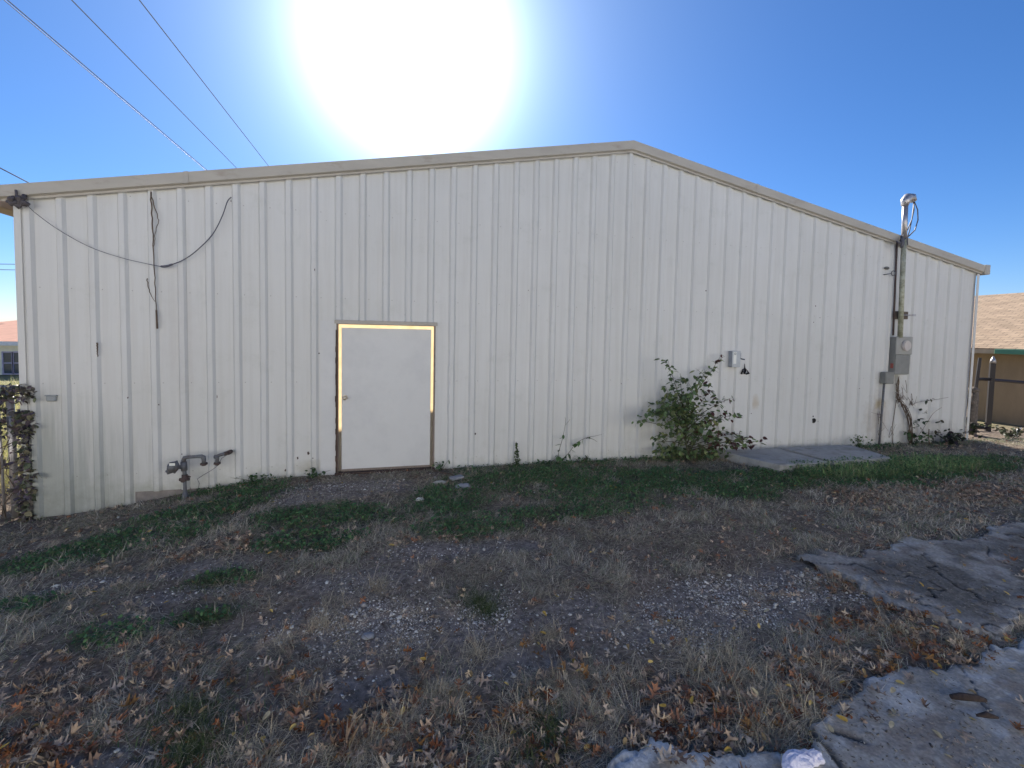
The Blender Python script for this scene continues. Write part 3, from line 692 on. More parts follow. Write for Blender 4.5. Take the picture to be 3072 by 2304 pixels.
mb.build('paper_label', M['white'], gs)
st = thing('gas_stub_pipe', tuple(at_y(651, 1385, -.15)), 'short disconnected gas pipe with tee coming out of the wall right of the riser', 'gas pipe')
mb = MB(); mb.tube([at_y(692, 1355, .0), at_y(690, 1356, -.08), GP(684, 1358.5, -.12)], .028, 10); mb.tube([GP(684, 1358.5, -.12), GP(672, 1362, -.14)], .024, 10); mb.build('wall_elbow', M['pipe_rust'], st)
mb = MB(); mb.tube([GP(674, 1361, -.14), GP(660, 1365, -.17), GP(650, 1369, -.18)], .019, 10); mb.tube([GP(652, 1366, -.18), GP(651.5, 1390, -.18)], .021, 10); mb.tube([GP(655, 1370, -.18), GP(643, 1370.5, -.18)], .024, 10); mb.build('pipe_tee', M['pipe'], st)
mb = MB(); a = GP(651.5, 1387, -.18); mb.cyl(a, a+Vector((0, 0, -.022)), .038, 12); mb.cyl(a+Vector((0, 0, -.02)), a+Vector((0, 0, -.036)), .022, 8); mb.build('union_nut', M['pipe_rust'], st)
mb = MB(); mb.tube([GP(686, 1362, -.1), GP(665, 1375, -.13), GP(654, 1396, -.17), GP(636, 1410, -.1), GP(610, 1425, -.06), GP(592, 1437, -.05), GP(598, 1450, -.05), GP(594, 1469, -.05)], .0035, 5)
o = mb.build('tracer_wire', M['wire_grey'], None); tag(o, 'thin loose wire drooping between the two gas pipes', 'wire')

# ------------------------------------------------------------------ slack cable and dead tendril on the wall
cb = thing('slack_cable', tuple(at_y(445, 795, -.06)), 'slack black cable sagging across the upper left of the wall', 'cable')
mb = MB()
def sm(pts, y, n=6):      # Catmull-Rom through pixel points on a plane y
    P = [at_y(a, b, y) for a, b in pts]; P = [P[0]*2-P[1]]+P+[P[-1]*2-P[-2]]; out = []
    for i in range(1, len(P)-2):
        for k in range(n):
            t = k/n; a, b, c, d = P[i-1:i+3]
            out.append(.5*((2*b)+(c-a)*t+(2*a-5*b+4*c-d)*t*t+(3*b-a-3*c+d)*t**3))
    return out+[P[-2]]
mb.tube(sm([(78, 612), (110, 642), (180, 692), (270, 741), (360, 772), (430, 789), (480, 799)], -.06), .0036, 6)
mb.tube(sm([(480, 799), (520, 792), (560, 774), (600, 743), (640, 700), (668, 645), (682, 605), (694, 591)], -.06), .006, 6)
mb.build('cable_run', M['cable'], cb)
mb = MB(); mb.tube(sm([(482, 799), (498, 799), (519, 792)], -.065), [.008]+[.013]*11+[.008], 7); mb.build('splice', M['cable'], cb)
mb = MB()
for k in range(14):
    a = at_y(52+random.uniform(-14, 14), 604+random.uniform(-16, 14), -.12); b = a+Vector((random.uniform(-.07, .07), random.uniform(-.04, .04), random.uniform(-.07, .07))); mb.tube([a, b], .022, 6)
mb.tube([at_y(60, 610, -.12), at_y(78, 612, -.08)], .03, 8); mb.tube([at_y(48, 570, -.12), at_y(50, 600, -.12)], .012, 6)
mb.build('corner_insulator', mat('dusty black rubber', (.09, .08, .085), .8), cb)
def tendril(pts, y, r, mb):
    P = sm(pts, y, 5); mb.tube([p+Vector((random.uniform(-.006, .006), 0, 0)) for p in P], [r*(1-.6*i/len(P)) for i in range(len(P))], 5)
mb = MB()
tendril([(452, 575), (455, 640), (459, 720), (463, 800), (467, 880), (470, 940), (472, 986)], -.037, .0075, mb)
tendril([(455, 590), (470, 640), (475, 665), (466, 700), (462, 740)], -.037, .006, mb); tendril([(441, 835), (446, 865), (454, 885), (466, 905)], -.037, .006, mb)
mb.tube([at_y(469, 930, -.037), at_y(472, 986, -.037)], .009, 6)
o = mb.build('dead_tendril', M['drystem'], None); tag(o, 'dead brown vine tendril hanging down a rib under the slack cable', 'vine')
mb = MB(); tendril([(291, 1028), (293, 1050), (293, 1070)], -.035, .009, mb); o = mb.build('dead_tendril', M['drystem'], None)
tag(o, 'tiny dead vine scrap clinging to the left part of the wall', 'vine')

# ------------------------------------------------------------------ overhead lines
vp = ray(1198, 1004).normalized(); vp.z = 0; vp.normalize()
def line(px, py, h, label, r=.011, back=16, fwd=70, sag=0.0, mat_='wire'):
    d = ray(px, py); t = (h-CAM.z)/d.z; P = CAM+d*t; mb = MB()
    pts = [P+vp*s+Vector((0, 0, sag*((s-27)/43)**2)) for s in np.linspace(-back, fwd, 24)]
    mb.tube(pts, r, 6); o = mb.build('power_line', M[mat_], None); tag(o, label, 'power line', 'overhead power lines')
line(22, 0, 8.4, 'double-looking overhead line, farthest left of those crossing the sky', .011)
line(12, 0, 8.25, 'thin overhead line running just under the leftmost sky line', .008, mat_='wire_grey')
line(215, 0, 8.4, 'overhead line in the middle of the three crossing the sky', .011)
line(418, 0, 8.4, 'overhead line nearest the sun glare', .011)
def seg(a, b, d0, d1, label, r, mat_='wire'):
    mb = MB(); A_ = at_d(*a, d0); B_ = at_d(*b, d1); mid = (A_+B_)/2-Vector((0, 0, .03)); mb.tube([A_, mid, B_], r, 6)
    tag(mb.build('power_line', M[mat_], None), label, 'power line', 'overhead power lines')
seg((-200, 400), (240, 620), 9, 14, 'bright overhead line passing behind the left end of the roof', .009)
seg((-200, 515), (180, 700), 13, 17, 'dark line crossing the sky just below the roof corner gutter', .011, 'cable')
seg((-300, 786), (200, 794), 38, 40, 'upper of two thin far lines left of the building', .02, 'wire_grey')
seg((-300, 801), (200, 812), 38, 40, 'lower of two thin far lines left of the building', .02, 'wire_grey')
seg((-300, 966), (200, 974), 38, 40, 'faint far line just above the left neighbour roof', .025, 'wire_grey')

# ------------------------------------------------------------------ neighbour houses, and the added bounce building
def house_left():
    t = thing('neighbour_house', tuple(at_d(30, 1050, 30)), 'far yellow house with salmon roof seen past the left corner of the building', 'house')
    Y = 20.0
    P = lambda a, b, y=Y: at_y(a, b, y)
    e0 = P(-500, 1034); e1 = P(330, 1034); gy = -.7
    mb = MB(); mb.box(e0.x, e1.x, Y+.35, Y+9, gy, e1.z+.02); mb.build('wall', mat('yellow siding', (.85, .80, .62), .8, var=.06), t)
    mb = MB(); zr_ = e1.z+.1+1.9
    A, B = Vector((e0.x-.3, Y, e1.z+.1)), Vector((e1.x+.3, Y, e1.z+.1)); C_, D_ = Vector((e1.x-.5, Y+12, zr_)), Vector((e0.x+3.2, Y+12, zr_)); Bk = Vector((e1.x+.3, Y+24, e1.z+.1)); Ak = Vector((e0.x-.3, Y+24, e1.z+.1))
    mb.quad(A, B, C_, D_); mb.poly([B, Bk, C_]); mb.quad(Bk, Ak, D_, C_); mb.poly([Ak, A, D_])
    mb.build('roof', mat('salmon shingles', (.52, .27, .19), .9, var=.12, scale=3), t)
    mb = MB(); mb.box(e0.x-.3, e1.x+.3, Y-.03, Y+.36, e1.z-.10, e1.z+.09); mb.build('fascia', mat('white fascia', (.75, .76, .78), .7), t)
    for xa, xb in ((10, 37), (41, 68)):
        a = P(xa, 1058, Y+.3); b = P(xb, 1120, Y+.3)
        mb = MB()
        mb.box(a.x-.06, a.x, Y+.28, Y+.34, b.z-.06, a.z+.06); mb.box(b.x, b.x+.06, Y+.28, Y+.34, b.z-.06, a.z+.06); mb.box(a.x, b.x, Y+.28, Y+.34, a.z, a.z+.06); mb.box(a.x, b.x, Y+.28, Y+.34, b.z-.06, b.z); zc = (a.z+b.z)/2; mb.box(a.x, b.x, Y+.29, Y+.335, zc-.03, zc+.03)
        w_ = mb.build('window', mat('window frame', (.45, .4, .5), .6), t)
        mb = MB(); mb.box(a.x, b.x, Y+.31, Y+.325, b.z, zc-.03); mb.box(a.x, b.x, Y+.31, Y+.325, zc+.03, a.z); mb.build('pane', M['glass'], w_)
    mb = MB(); mb.box(e0.x, e1.x, Y+.25, Y+.345, gy, P(30, 1127).z); mb.build('skirting', mat('white base', (.72, .75, .78), .8), t)
house_left()
def house_right():
    t = thing('neighbour_house', (22, 3, -.6), 'tan shingle roofed low house behind the iron fence at the right', 'house')
    xe, xr_, y0, y1 = 22.0, 27.0, -5.0, 16.0
    def at_x(px, py, x):
        d = ray(px, py); return CAM+d*((x-CAM.x)/d.x)
    ez = at_x(2990, 1045, xe).z; rz = at_x(2960, 885, xr_).z
    mb = MB()
    sm_ = bpy.data.materials.new('tan shingles'); sm_.use_nodes = True; tt = sm_.node_tree; N = tt.nodes; L = tt.links
    p = N['Principled BSDF']; p.inputs['Roughness'].default_value = .9; tc = N.new('ShaderNodeTexCoord'); br = N.new('ShaderNodeTexBrick')
    br.inputs['Color1'].default_value = (.33, .235, .155, 1); br.inputs['Color2'].default_value = (.43, .31, .21, 1); br.inputs['Mortar'].default_value = (.21, .15, .10, 1)
    br.inputs['Scale'].default_value = 1; br.inputs['Brick Width'].default_value = .3; br.inputs['Row Height'].default_value = .14; br.inputs['Mortar Size'].default_value = .012
    nz = N.new('ShaderNodeTexNoise'); nz.inputs['Scale'].default_value = 2.5; nz.inputs['Detail'].default_value = 6; L.new(tc.outputs['Object'], nz.inputs['Vector'])
    mxx = N.new('ShaderNodeMix'); mxx.data_type = 'RGBA'; mxx.blend_type = 'MULTIPLY'; mxx.inputs['Factor'].default_value = .6
    mpb = N.new('ShaderNodeMapping'); mpb.inputs['Rotation'].default_value = (0, 0, math.pi/2); L.new(tc.outputs['Object'], mpb.inputs[0]); L.new(mpb.outputs[0], br.inputs['Vector']); L.new(br.outputs[0], mxx.inputs['A'])
    cr = N.new('ShaderNodeValToRGB'); cr.color_ramp.elements[0].position = .35; cr.color_ramp.elements[0].color = (.6, .6, .6, 1); cr.color_ramp.elements[1].position = .65; L.new(nz.outputs[0], cr.inputs[0]); L.new(cr.outputs[0], mxx.inputs['B'])
    L.new(mxx.outputs['Result'], p.inputs['Base Color'])
    tr_ = .12
    xf = 2*xr_-xe
    mb.quad((xe, y0, ez), (xr_, y0, rz), (xr_, y1, rz), (xe, y1, ez)); mb.quad((xr_, y0, rz), (xf, y0, ez), (xf, y1, ez), (xr_, y1, rz))
    mb.quad((xe, y0, ez-.03), (xe, y0, ez), (xe, y1, ez), (xe, y1, ez-.03))
    mb.build('roof', sm_, t)
    mb = MB(); mb.box(xe+.45, xf-.45, y0+.4, y1-.4, -1.6, ez+.02)
    for yy in (y0+.4, y1-.4): mb.poly([(xe+.45, yy, ez+.02), (xf-.45, yy, ez+.02), (xr_, yy, rz-.12)])
    mb.build('wall', mat('tan wall', (.27, .20, .13), .85, var=.15, scale=2, stretch=(1, 1, .3)), t)
    g = at_x(2990, 1052, xe).y
    mb = MB(); mb.box(xe-.02, xe+.02, g+.02, y1, ez-.17, ez-.035); mb.box(xe+.02, xe+.45, g+.02, y1, ez-.16, ez-.13); mb.build('fascia', mat('tan fascia', (.42, .33, .24), .8), t)
    mb = MB(); mb.box(xe-.10, xe-.005, y0, g, ez-.17, ez-.02, .01); mb.build('gutter', mat('green gutter', (.08, .22, .15), .6), t)
house_right()
def bounce_building_behind():
    # unseen white building added behind the camera to bounce sun onto the shaded wall
    t = thing('bounce_building', (4, -17, 0), 'unseen white two-storey building added behind the camera to bounce sunlight onto the metal building', 'building')
    w_ = mat('white bounce stucco', (.80, .80, .77), .9, var=.04, scale=1)
    x0, x1, yf, h = -20, 24, -14.6, 6.4
    wins = [(-18+i*6.5, -16.2+i*6.5) for i in range(6)]
    mb = MB(); mb.box(x0, x1, yf-9, yf, -.5, h); mb.build('wall', w_, t)
    mb = MB(); mb.box(x0-.1, x1+.1, yf-9.1, yf+.12, h, h+.25); mb.build('parapet', M['trim'], t)
    for a, b in wins:
        mb = MB(); mb.box(a-.08, b+.08, yf, yf+.05, 3.6, 5.0); wi = mb.build('window', M['trim'], t)
        mb = MB(); mb.box(a, b, yf+.051, yf+.06, 3.68, 4.92); mb.build('pane', M['glass'], wi)
bounce_building_behind()
# iron fence at the right with leaning dead limb
fr = thing('iron_fence', (16.3, .6, -.2), 'black iron fence panel with capped post right of the building', 'fence')
FY = .9
mb = MB()
def bar(a, b, w_, nm, m='iron', y=FY):
    q = MB(); A_, B_ = at_y(*a, y), at_y(*b, y); q.tube([A_, B_], w_, 4, sm=False); return q.build(nm, M[m], fr)
bar((2978, 1090), (2960, 1335), .062, 'post'); bar((2940, 1073), (2905, 1330), .036, 'post')
bar((2932, 1137), (2978, 1138), .036, 'rail'); bar((2980, 1140), (3200, 1158), .036, 'rail'); bar((2915, 1281), (2966, 1284), .04, 'rail')
q = MB(); a = at_y(2979, 1089, FY); q.tube([a, a+Vector((0, 0, .06)), a+Vector((0, 0, .16))], [.06, .05, .012], 10); q.build('post_cap', M['galv'], fr)
mb = MB(); mb.tube([at_y(a, b, .45) for a, b in ((2900, 1330), (2912, 1290), (2916, 1240), (2922, 1200), (2924, 1165))], [.12, .10, .085, .075, .06], 10)
mb.tube([at_y(a, b, .45) for a, b in ((2916, 1210), (2905, 1195), (2898, 1182))], [.05, .045, .035], 8)
mb.ball(tuple(at_y(2922, 1170, .45)), .085, (1, 1, .8), 7, .2, 5)
o = mb.build('dead_tree_stub', M['bark'], None); tag(o, 'grey cut-off forked tree stub leaning against the iron fence', 'tree stub')
mb = MB(); P = [at_y(a, b, .2) for a, b in ((3052, 1350), (3046, 1325), (3047, 1305), (3056, 1288), (3064, 1285))]
mb.tube(P, [.012, .028, .032, .026, .012], 10); o = mb.build('plastic_hose_loop', mat('white plastic', (.8, .8, .82), .4), None); tag(o, 'curved white plastic piece at the far right below the fence', 'plastic scrap')

# ------------------------------------------------------------------ scatter builders
def rot_basis(n, az, tilt, roll):
    """local x axis along az/tilt, local normal rolled about it; returns X,Y,Z arrays (n,3)"""
    ca, sa, ct, st_ = np.cos(az), np.sin(az), np.cos(tilt), np.sin(tilt)
    X = np.stack([ca*ct, sa*ct, st_], 1); Y0 = np.stack([-sa, ca, 0*ca], 1); Z0 = np.cross(X, Y0)
    cr, sr = np.cos(roll)[:, None], np.sin(roll)[:, None]
    return X, Y0*cr+Z0*sr, Z0*cr-Y0*sr

def scatter(pos, shape, faces, size, az, tilt, roll, col, curl=None):
    """shape (k,3) template placed n times"""
    n = len(pos); k = len(shape); X, Y, Z = rot_basis(n, az, tilt, roll)
    S = shape[None]*size[:, None, None] if size.ndim == 1 else shape[None]*size[:, None, :]
    if curl is not None: S = S.copy(); S[..., 2] += curl[:, None]*(shape[None, :, 0]**2+shape[None, :, 1]**2*1.5)*(size if size.ndim == 1 else size[:, 0])[:, None]
    V = pos[:, None]+S[..., 0:1]*X[:, None]+S[..., 1:2]*Y[:, None]+S[..., 2:3]*Z[:, None]
    F = (np.asarray(faces)[None]+(np.arange(n)*k)[:, None, None]).reshape(-1, len(faces[0])).astype(np.int32)
    return V.reshape(-1, 3), F, np.repeat(col, k, 0)

def blades(pos, length, width, az, lean, bend, col):
    """grass blades: root, middle pair, tip; 1 quad + 1 triangle each"""
    n = len(pos); d = np.stack([np.cos(az), np.sin(az), 0*az], 1); s = np.stack([-np.sin(az), np.cos(az), 0*az], 1)
    up = np.array([0, 0, 1.])
    def pt(t):
        a = lean+bend*t; return d*(np.sin(a)*length*t)[:, None]+up*(np.cos(a)*length*t)[:, None]
    m = pt(.55); e = pt(1.0); w0 = s*(width*.5)[:, None]
    V = np.stack([pos-w0, pos+w0, pos+m+w0*.8, pos+m-w0*.8, pos+e], 1).reshape(-1, 3)
    b = (np.arange(n)*5)[:, None]
    return V, (b+np.array([[0, 1, 2, 3]])).astype(np.int32), (b+np.array([[3, 2, 4]])).astype(np.int32), np.repeat(col, 5, 0)

def in_view(x, y, margin=.06):
    dx, dy = x-CAM.x, y-CAM.y; f = dx*math.sin(YAW)+dy*math.cos(YAW); r = dx*math.cos(YAW)-dy*math.sin(YAW)
    return (f > 1.0) & (np.abs(r)/np.maximum(f, .1) < 1.20+margin)
def samples(n, x0, x1, y0, y1):
    x = rng.uniform(x0, x1, n); y = rng.uniform(y0, y1, n); k = in_view(x, y); return x[k], y[k]
ALLPAVE = (FRONT, REAR)
def pave_mask(x, y):
    m = np.zeros(x.shape, bool)
    for P, s in ((FRONT, 500), (REAR, 600)):
        wx = x+(fbm(x*5, y*5, s)-.5)*.22; wy = y+(fbm(x*5, y*5, s+9)-.5)*.22
        m |= in_poly(wx, wy, P) & (poly_dist(wx, wy, P) > .02+.16*rng.random(x.shape)**3)
    return m
PADP = px_poly([(2150, 1352), (2340, 1396), (2675, 1374), (2548, 1335)], .03)
def free(x, y): return ~pave_mask(x, y) & ~in_poly(x, y, PADP) & (y < -.02)

def pick(cols, n, jit=.18):
    cols = np.array(cols); c = cols[rng.integers(0, len(cols), n)]; return c*(1+(rng.random((n, 1))-.5)*2*jit)

# --- dry, matted grass
def dry_grass():
    x, y = samples(1000000, -1.5, 18, -5.9, -.03)
    g = patch(x, y, GREEN, 0); gr = patch(x, y, GRAVEL, 5); lf = patch(x, y, LEAFY, 9)
    cl = sstep(.36, .62, fbm(x*3.2, y*3.2, 200)); cl2 = sstep(.4, .6, fbm(x*9, y*9, 210))
    dist = np.hypot(x-CAM.x, y-CAM.y)
    dens = (.30+.70*cl)*(.45+.55*cl2)*(1-.90*gr)*(1-.55*g)*np.clip(5.0/dist, .45, 1.0)
    k = (rng.random(len(x)) < dens) & free(x, y); x, y, g, dist, cl = x[k], y[k], g[k], dist[k], cl[k]
    n = len(x); z = gz(x, y)-.004+rng.random(n)*.012
    az = fbm(x*2.5, y*2.5, 220)*12+rng.normal(0, 1.0, n)
    L_ = rng.uniform(.035, .10, n)*(.8+.5*cl); W_ = rng.uniform(.0018, .0034, n)*np.clip(dist/3.2, .7, 2.4)
    lean = np.clip(rng.normal(1.15, .3, n), .1, 1.5); bend = rng.uniform(.0, .8, n)
    c = pick([(.50, .43, .33), (.38, .32, .24), (.60, .53, .41), (.26, .22, .17), (.30, .31, .19), (.50, .46, .38)], n)
    return x, y, z, L_, W_, az, lean, bend, c
parts = [dry_grass()]
# taller dry tufts
def tufts(cen, n_each, Lr, spread, cols, lean=.55):
    xs, ys = [], []
    for (a, b) in cen:
        p = at_z(a, b, -.03); m = n_each
        r = np.abs(rng.normal(0, spread, m)); t = rng.uniform(0, 6.283, m); xs.append(p.x+r*np.cos(t)); ys.append(p.y+r*np.sin(t))
    x = np.concatenate(xs); y = np.concatenate(ys); k = (y < -.03); x, y = x[k], y[k]; n = len(x)
    return x, y, gz(x, y), rng.uniform(*Lr, n), rng.uniform(.0018, .0035, n)*np.clip(np.hypot(x-CAM.x, y-CAM.y)/4, .8, 2), rng.uniform(0, 6.283, n), np.abs(rng.normal(lean, .3, n)), rng.uniform(.1, 1.0, n), pick(cols, n)
DRYC = [(.56, .47, .32), (.44, .36, .25), (.34, .27, .19), (.66, .57, .40)]
parts.append(tufts([(2170, 1960), (2230, 2010), (2300, 2080), (2380, 2130), (2420, 2180), (2290, 2190), (2200, 2090), (2350, 2240), (2120, 2040), (2450, 2120), (2080, 1990), (2480, 2040)], 190, (.07, .24), .10, DRYC, .95))
parts.append(tufts([(1200, 2180), (1350, 2150), (1560, 2130), (1680, 2060), (1430, 1960), (1650, 1900), (1500, 2230), (900, 2100), (1320, 2080), (1780, 2130), (1100, 2230), (800, 2260), (960, 1870), (1120, 1770), (2690, 1900), (2860, 1930), (850, 1930)], 230, (.06, .17), .09, DRYC, .8))
parts.append(tufts([(random.uniform(50, 2500), random.uniform(1560, 2290)) for k in range(150)], 60, (.04, .12), .07, DRYC, .9))
X, Y, Z, L_, W_, AZ, LE, BE, C_ = [np.concatenate([p[i] for p in parts]) for i in range(9)]
k = free(X, Y) | (rng.random(len(X)) < .06); X, Y, Z, L_, W_, AZ, LE, BE, C_ = [q[k] for q in (X, Y, Z, L_, W_, AZ, LE, BE, C_)]
V, F4, F3, CC = blades(np.stack([X, Y, Z], 1), L_, W_, AZ, LE, BE, C_)
tag(mesh_np('dry_grass', V, F4, F3, CC, M['grassa']), 'matted dead grass covering the yard', 'grass', kind='stuff')

# --- green grass and clover near the wall
x, y = samples(640000, -1.5, 18, -5.6, -.02); g = patch(x, y, GREEN, 0, .55, .5); gr = patch(x, y, GRAVEL, 5)
g = np.maximum(g, .10*sstep(.55, .7, fbm(x*2, y*2, 301))); g = np.maximum(g, sstep(-.45, -.15, y+.25*(fbm(x*1.5, x*0, 77)-.5))*(sstep(4.7, 5.1, x)+sstep(1.2, 1.6, x)*(1-sstep(2.5, 3.0, x)))*(.75-.45*sstep(13.2, 13.8, x)))
g = g*(.35+.65*sstep(.3, .6, fbm(x*6, y*6, 310)))*(1-.8*gr)
k = (rng.random(len(x)) < g*1.0) & free(x, y); x, y = x[k], y[k]; n = len(x); dist = np.hypot(x-CAM.x, y-CAM.y)
hh = .8+1.9*patch(x, y, [E(2620, 1400, 1.5, .6), E(2800, 1400, 1.0, .45)], 3)
c = pick([(.085, .15, .065), (.115, .19, .075), (.08, .125, .06), (.16, .20, .09), (.20, .19, .11)], n, .25)
V, F4, F3, CC = blades(np.stack([x, y, gz(x, y)], 1), rng.uniform(.03, .085, n)*hh, rng.uniform(.003, .006, n)*np.clip(dist/5, .8, 1.8), rng.uniform(0, 6.283, n), np.abs(rng.normal(.6, .35, n)), rng.uniform(0, 1, n), c*(.8+.55*fbm(x*1.1, y*1.1, 55))[:, None]*(1+.35*(hh[:, None]-.8)))
# broad little weed leaves
j = (rng.random(n) < .34) & (g[k] > .3); m = int(j.sum()); th = np.linspace(0, 2*np.pi, 7)[:-1]
disc = np.stack([np.cos(th)*.5, np.sin(th)*.38, 0*th], 1); hx = [[0, 1, 2, 3], [0, 3, 4, 5]]
V2, G4, C2 = scatter(np.stack([x[j], y[j], gz(x[j], y[j])+rng.uniform(.01, .06, m)*hh[j]], 1), disc, hx, rng.uniform(.014, .036, m), rng.uniform(0, 6.28, m), rng.normal(0, .5, m), rng.normal(0, .5, m), pick([(.08, .17, .075), (.11, .20, .08), (.075, .14, .065)], m, .25))
V = np.concatenate([V, V2]); F4 = np.concatenate([F4, G4+len(CC)]); CC = np.concatenate([CC, C2])
# pale green soft weeds in the foreground
t = tufts([(560, 2130), (580, 2200), (600, 2250), (550, 2260), (1430, 1800), (1460, 1830), (1640, 2180), (1600, 2230), (640, 1740), (610, 1850)], 500, (.03, .11), .10, [(.10, .12, .05), (.13, .15, .06), (.07, .10, .04)], .7)
V3, T4, T3, C3 = blades(np.stack(t[:3], 1), t[3], t[4], t[5], t[6], t[7], t[8])
F4 = np.concatenate([F4, T4+len(CC)]); F3 = np.concatenate([F3, T3+len(CC)]); V = np.concatenate([V, V3]); CC = np.concatenate([CC, C3])
tag(mesh_np('green_grass', V, F4, F3, CC, M['grassa']), 'low green grass and clover along the foot of the wall', 'grass', kind='stuff')

# --- sunlit tall grass beyond the left fence
n = 60000; x = rng.uniform(-9, -.6, n); y = rng.uniform(.9, 17, n); c = pick([(.60, .54, .28), (.48, .50, .22), (.68, .62, .36)], n)
V, F4, F3, CC = blades(np.stack([x, y, gz(x, y)], 1), rng.uniform(.2, .8, n), rng.uniform(.010, .022, n), rng.uniform(0, 6.28, n), np.abs(rng.normal(.25, .2, n)), rng.uniform(0, .8, n), c)
tag(mesh_np('tall_yellow_grass', V, F4, F3, CC, M['grassa']), 'tall sunlit yellow grass growing behind the left fence', 'grass', kind='stuff')

# --- gravel
ic = np.array([[0, 0, .5], [.5, 0, 0], [.1, .5, .05], [-.45, .25, 0], [-.35, -.4, .05], [.25, -.45, 0], [0, 0, -.4]])
icf = [[0, 1, 2], [0, 2, 3], [0, 3, 4], [0, 4, 5], [0, 5, 1], [6, 2, 1], [6, 3, 2], [6, 4, 3], [6, 5, 4], [6, 1, 5]]
x, y = samples(900000, -1, 16, -5.9, -.05); gr = patch(x, y, GRAVEL, 5, .6, .55); den = gr*(.2+.8*sstep(.35, .65, fbm(x*4, y*4, 400)))
white = patch(x, y, [E(2250, 1790, .95, .5), E(2050, 1870, .6, .35), E(1180, 1870, .7, .4)], 5)
k = (rng.random(len(x)) < den*(.32+1.1*white)+.008) & free(x, y); x, y, white = x[k], y[k], white[k]; n = len(x)
sz = np.clip(rng.lognormal(-4.95, .55, n), .004, .04); c = pick([(.40, .385, .36), (.52, .51, .48), (.30, .28, .26), (.25, .21, .18), (.35, .31, .27), (.64, .63, .60)], n, .15)
S3 = sz[:, None]*np.stack([rng.uniform(.8, 1.5, n), rng.uniform(.6, 1.1, n), rng.uniform(.4, .9, n)], 1)
V, F3, CC = scatter(np.stack([x, y, gz(x, y)+sz*.15], 1), ic, icf, S3, rng.uniform(0, 6.28, n), rng.normal(0, .3, n), rng.normal(0, .3, n), c)
x, y = samples(260000, 2, 16, -5.9, -.5); kk = pave_mask(x, y) & (rng.random(len(x)) < np.where(x > 6.0, .55, .05)*sstep(.35, .6, fbm(x*3, y*3, 333))); x, y = x[kk], y[kk]; n = len(x)
sz = np.clip(rng.lognormal(-5.2, .45, n), .002, .016); c = pick([(.10, .085, .07), (.16, .135, .11), (.24, .22, .20), (.07, .06, .055), (.3, .28, .25)], n, .2)
S3 = sz[:, None]*np.stack([rng.uniform(.8, 2.6, n), rng.uniform(.6, 1.1, n), rng.uniform(.2, .5, n)], 1)
V2, G3, C2 = scatter(np.stack([x, y, np.full(n, .006)], 1), ic, icf, S3, rng.uniform(0, 6.28, n), rng.normal(0, .1, n), rng.normal(0, .1, n), c)
V = np.concatenate([V, V2]); F3 = np.concatenate([F3, G3+len(CC)]); CC = np.concatenate([CC, C2])
tag(mesh_np('gravel', V, None, F3, CC, M['stonea']), 'scattered pale gravel on bare soil', 'gravel', kind='stuff')

# --- fallen leaves: lobed oak leaves and small oval ones
def oak():
    half = [(-.12, 0), (.10, .02), (.20, .05), (.24, .24), (.32, .06), (.44, .07), (.56, .42), (.62, .34), (.60, .10), (.72, .10), (.86, .30), (.88, .12), (.94, .07), (1.05, 0)]
    top = half; bot_ = [(a, -b*.92) for a, b in half[1:-1]]
    mid = [(a, 0) for a, b in half[1:-1]]
    V = np.array([(a-.5, b, .0) for a, b in top]+[(a-.5, b, 0) for a, b in bot_]+[(a-.5, 0, 0) for a, b in mid]); nt_ = len(top); nb = len(bot_)
    V[:, 2] = np.abs(V[:, 1])*.35
    F = []
    tp = list(range(nt_)); md = [0]+[nt_+nb+i for i in range(nb)]+[nt_-1]; bt = [0]+[nt_+i for i in range(nb)]+[nt_-1]
    for i in range(nt_-1):
        F.append([md[i], md[i+1], tp[i+1], tp[i]]); F.append([md[i+1], md[i], bt[i], bt[i+1]])
    q3 = [];
    F2 = []
    for f in F:
        u = list(dict.fromkeys(f))
        if len(u) == 4: F2 += [[u[0], u[1], u[2]], [u[0], u[2], u[3]]]
        elif len(u) == 3: F2.append(u)
    return V, F2
oV, oF = oak()
x, y = samples(170000, -1, 17, -6, -.1); lf = patch(x, y, LEAFY, 9, .6, .6); g = patch(x, y, GREEN, 0); gr = patch(x, y, GRAVEL, 5)
den = (.12+.80*lf)*(.2+.8*sstep(.4, .6, fbm(x*5, y*5, 600)))*(1-.8*g)*(1-.75*gr)*np.where(pave_mask(x, y), np.where(x > 6.3, .16, .03), 1)*(1-.97*in_poly(x, y, PADP))
k = rng.random(len(x)) < den*.85; x, y = x[k], y[k]; n = len(x)
near = sstep(-3.1, -4.2, y); 
cb_ = pick([(.32, .23, .165), (.42, .31, .225), (.23, .155, .11), (.50, .385, .28), (.33, .16, .09), (.19, .13, .10), (.37, .28, .21), (.55, .44, .32)], n, .25)
org = (rng.random(n) < .22*near); cb_[org] = pick([(.26, .11, .045), (.20, .075, .035), (.3, .16, .06)], int(org.sum()), .2)
sz = rng.uniform(.03, .06, n)*(1.1+.8*sstep(-2.9, -4.1, y)*rng.random(n)); onp = pave_mask(x, y)
V, F3, CC = scatter(np.stack([x, y, np.where(onp, .012, gz(x, y)+rng.uniform(.0, .032, n))], 1), oV, oF, sz, rng.uniform(0, 6.28, n), np.where(onp, 0, rng.normal(0, .38, n)), np.where(onp, 0, rng.normal(0, .5, n)), cb_, rng.normal(0, .8, n))
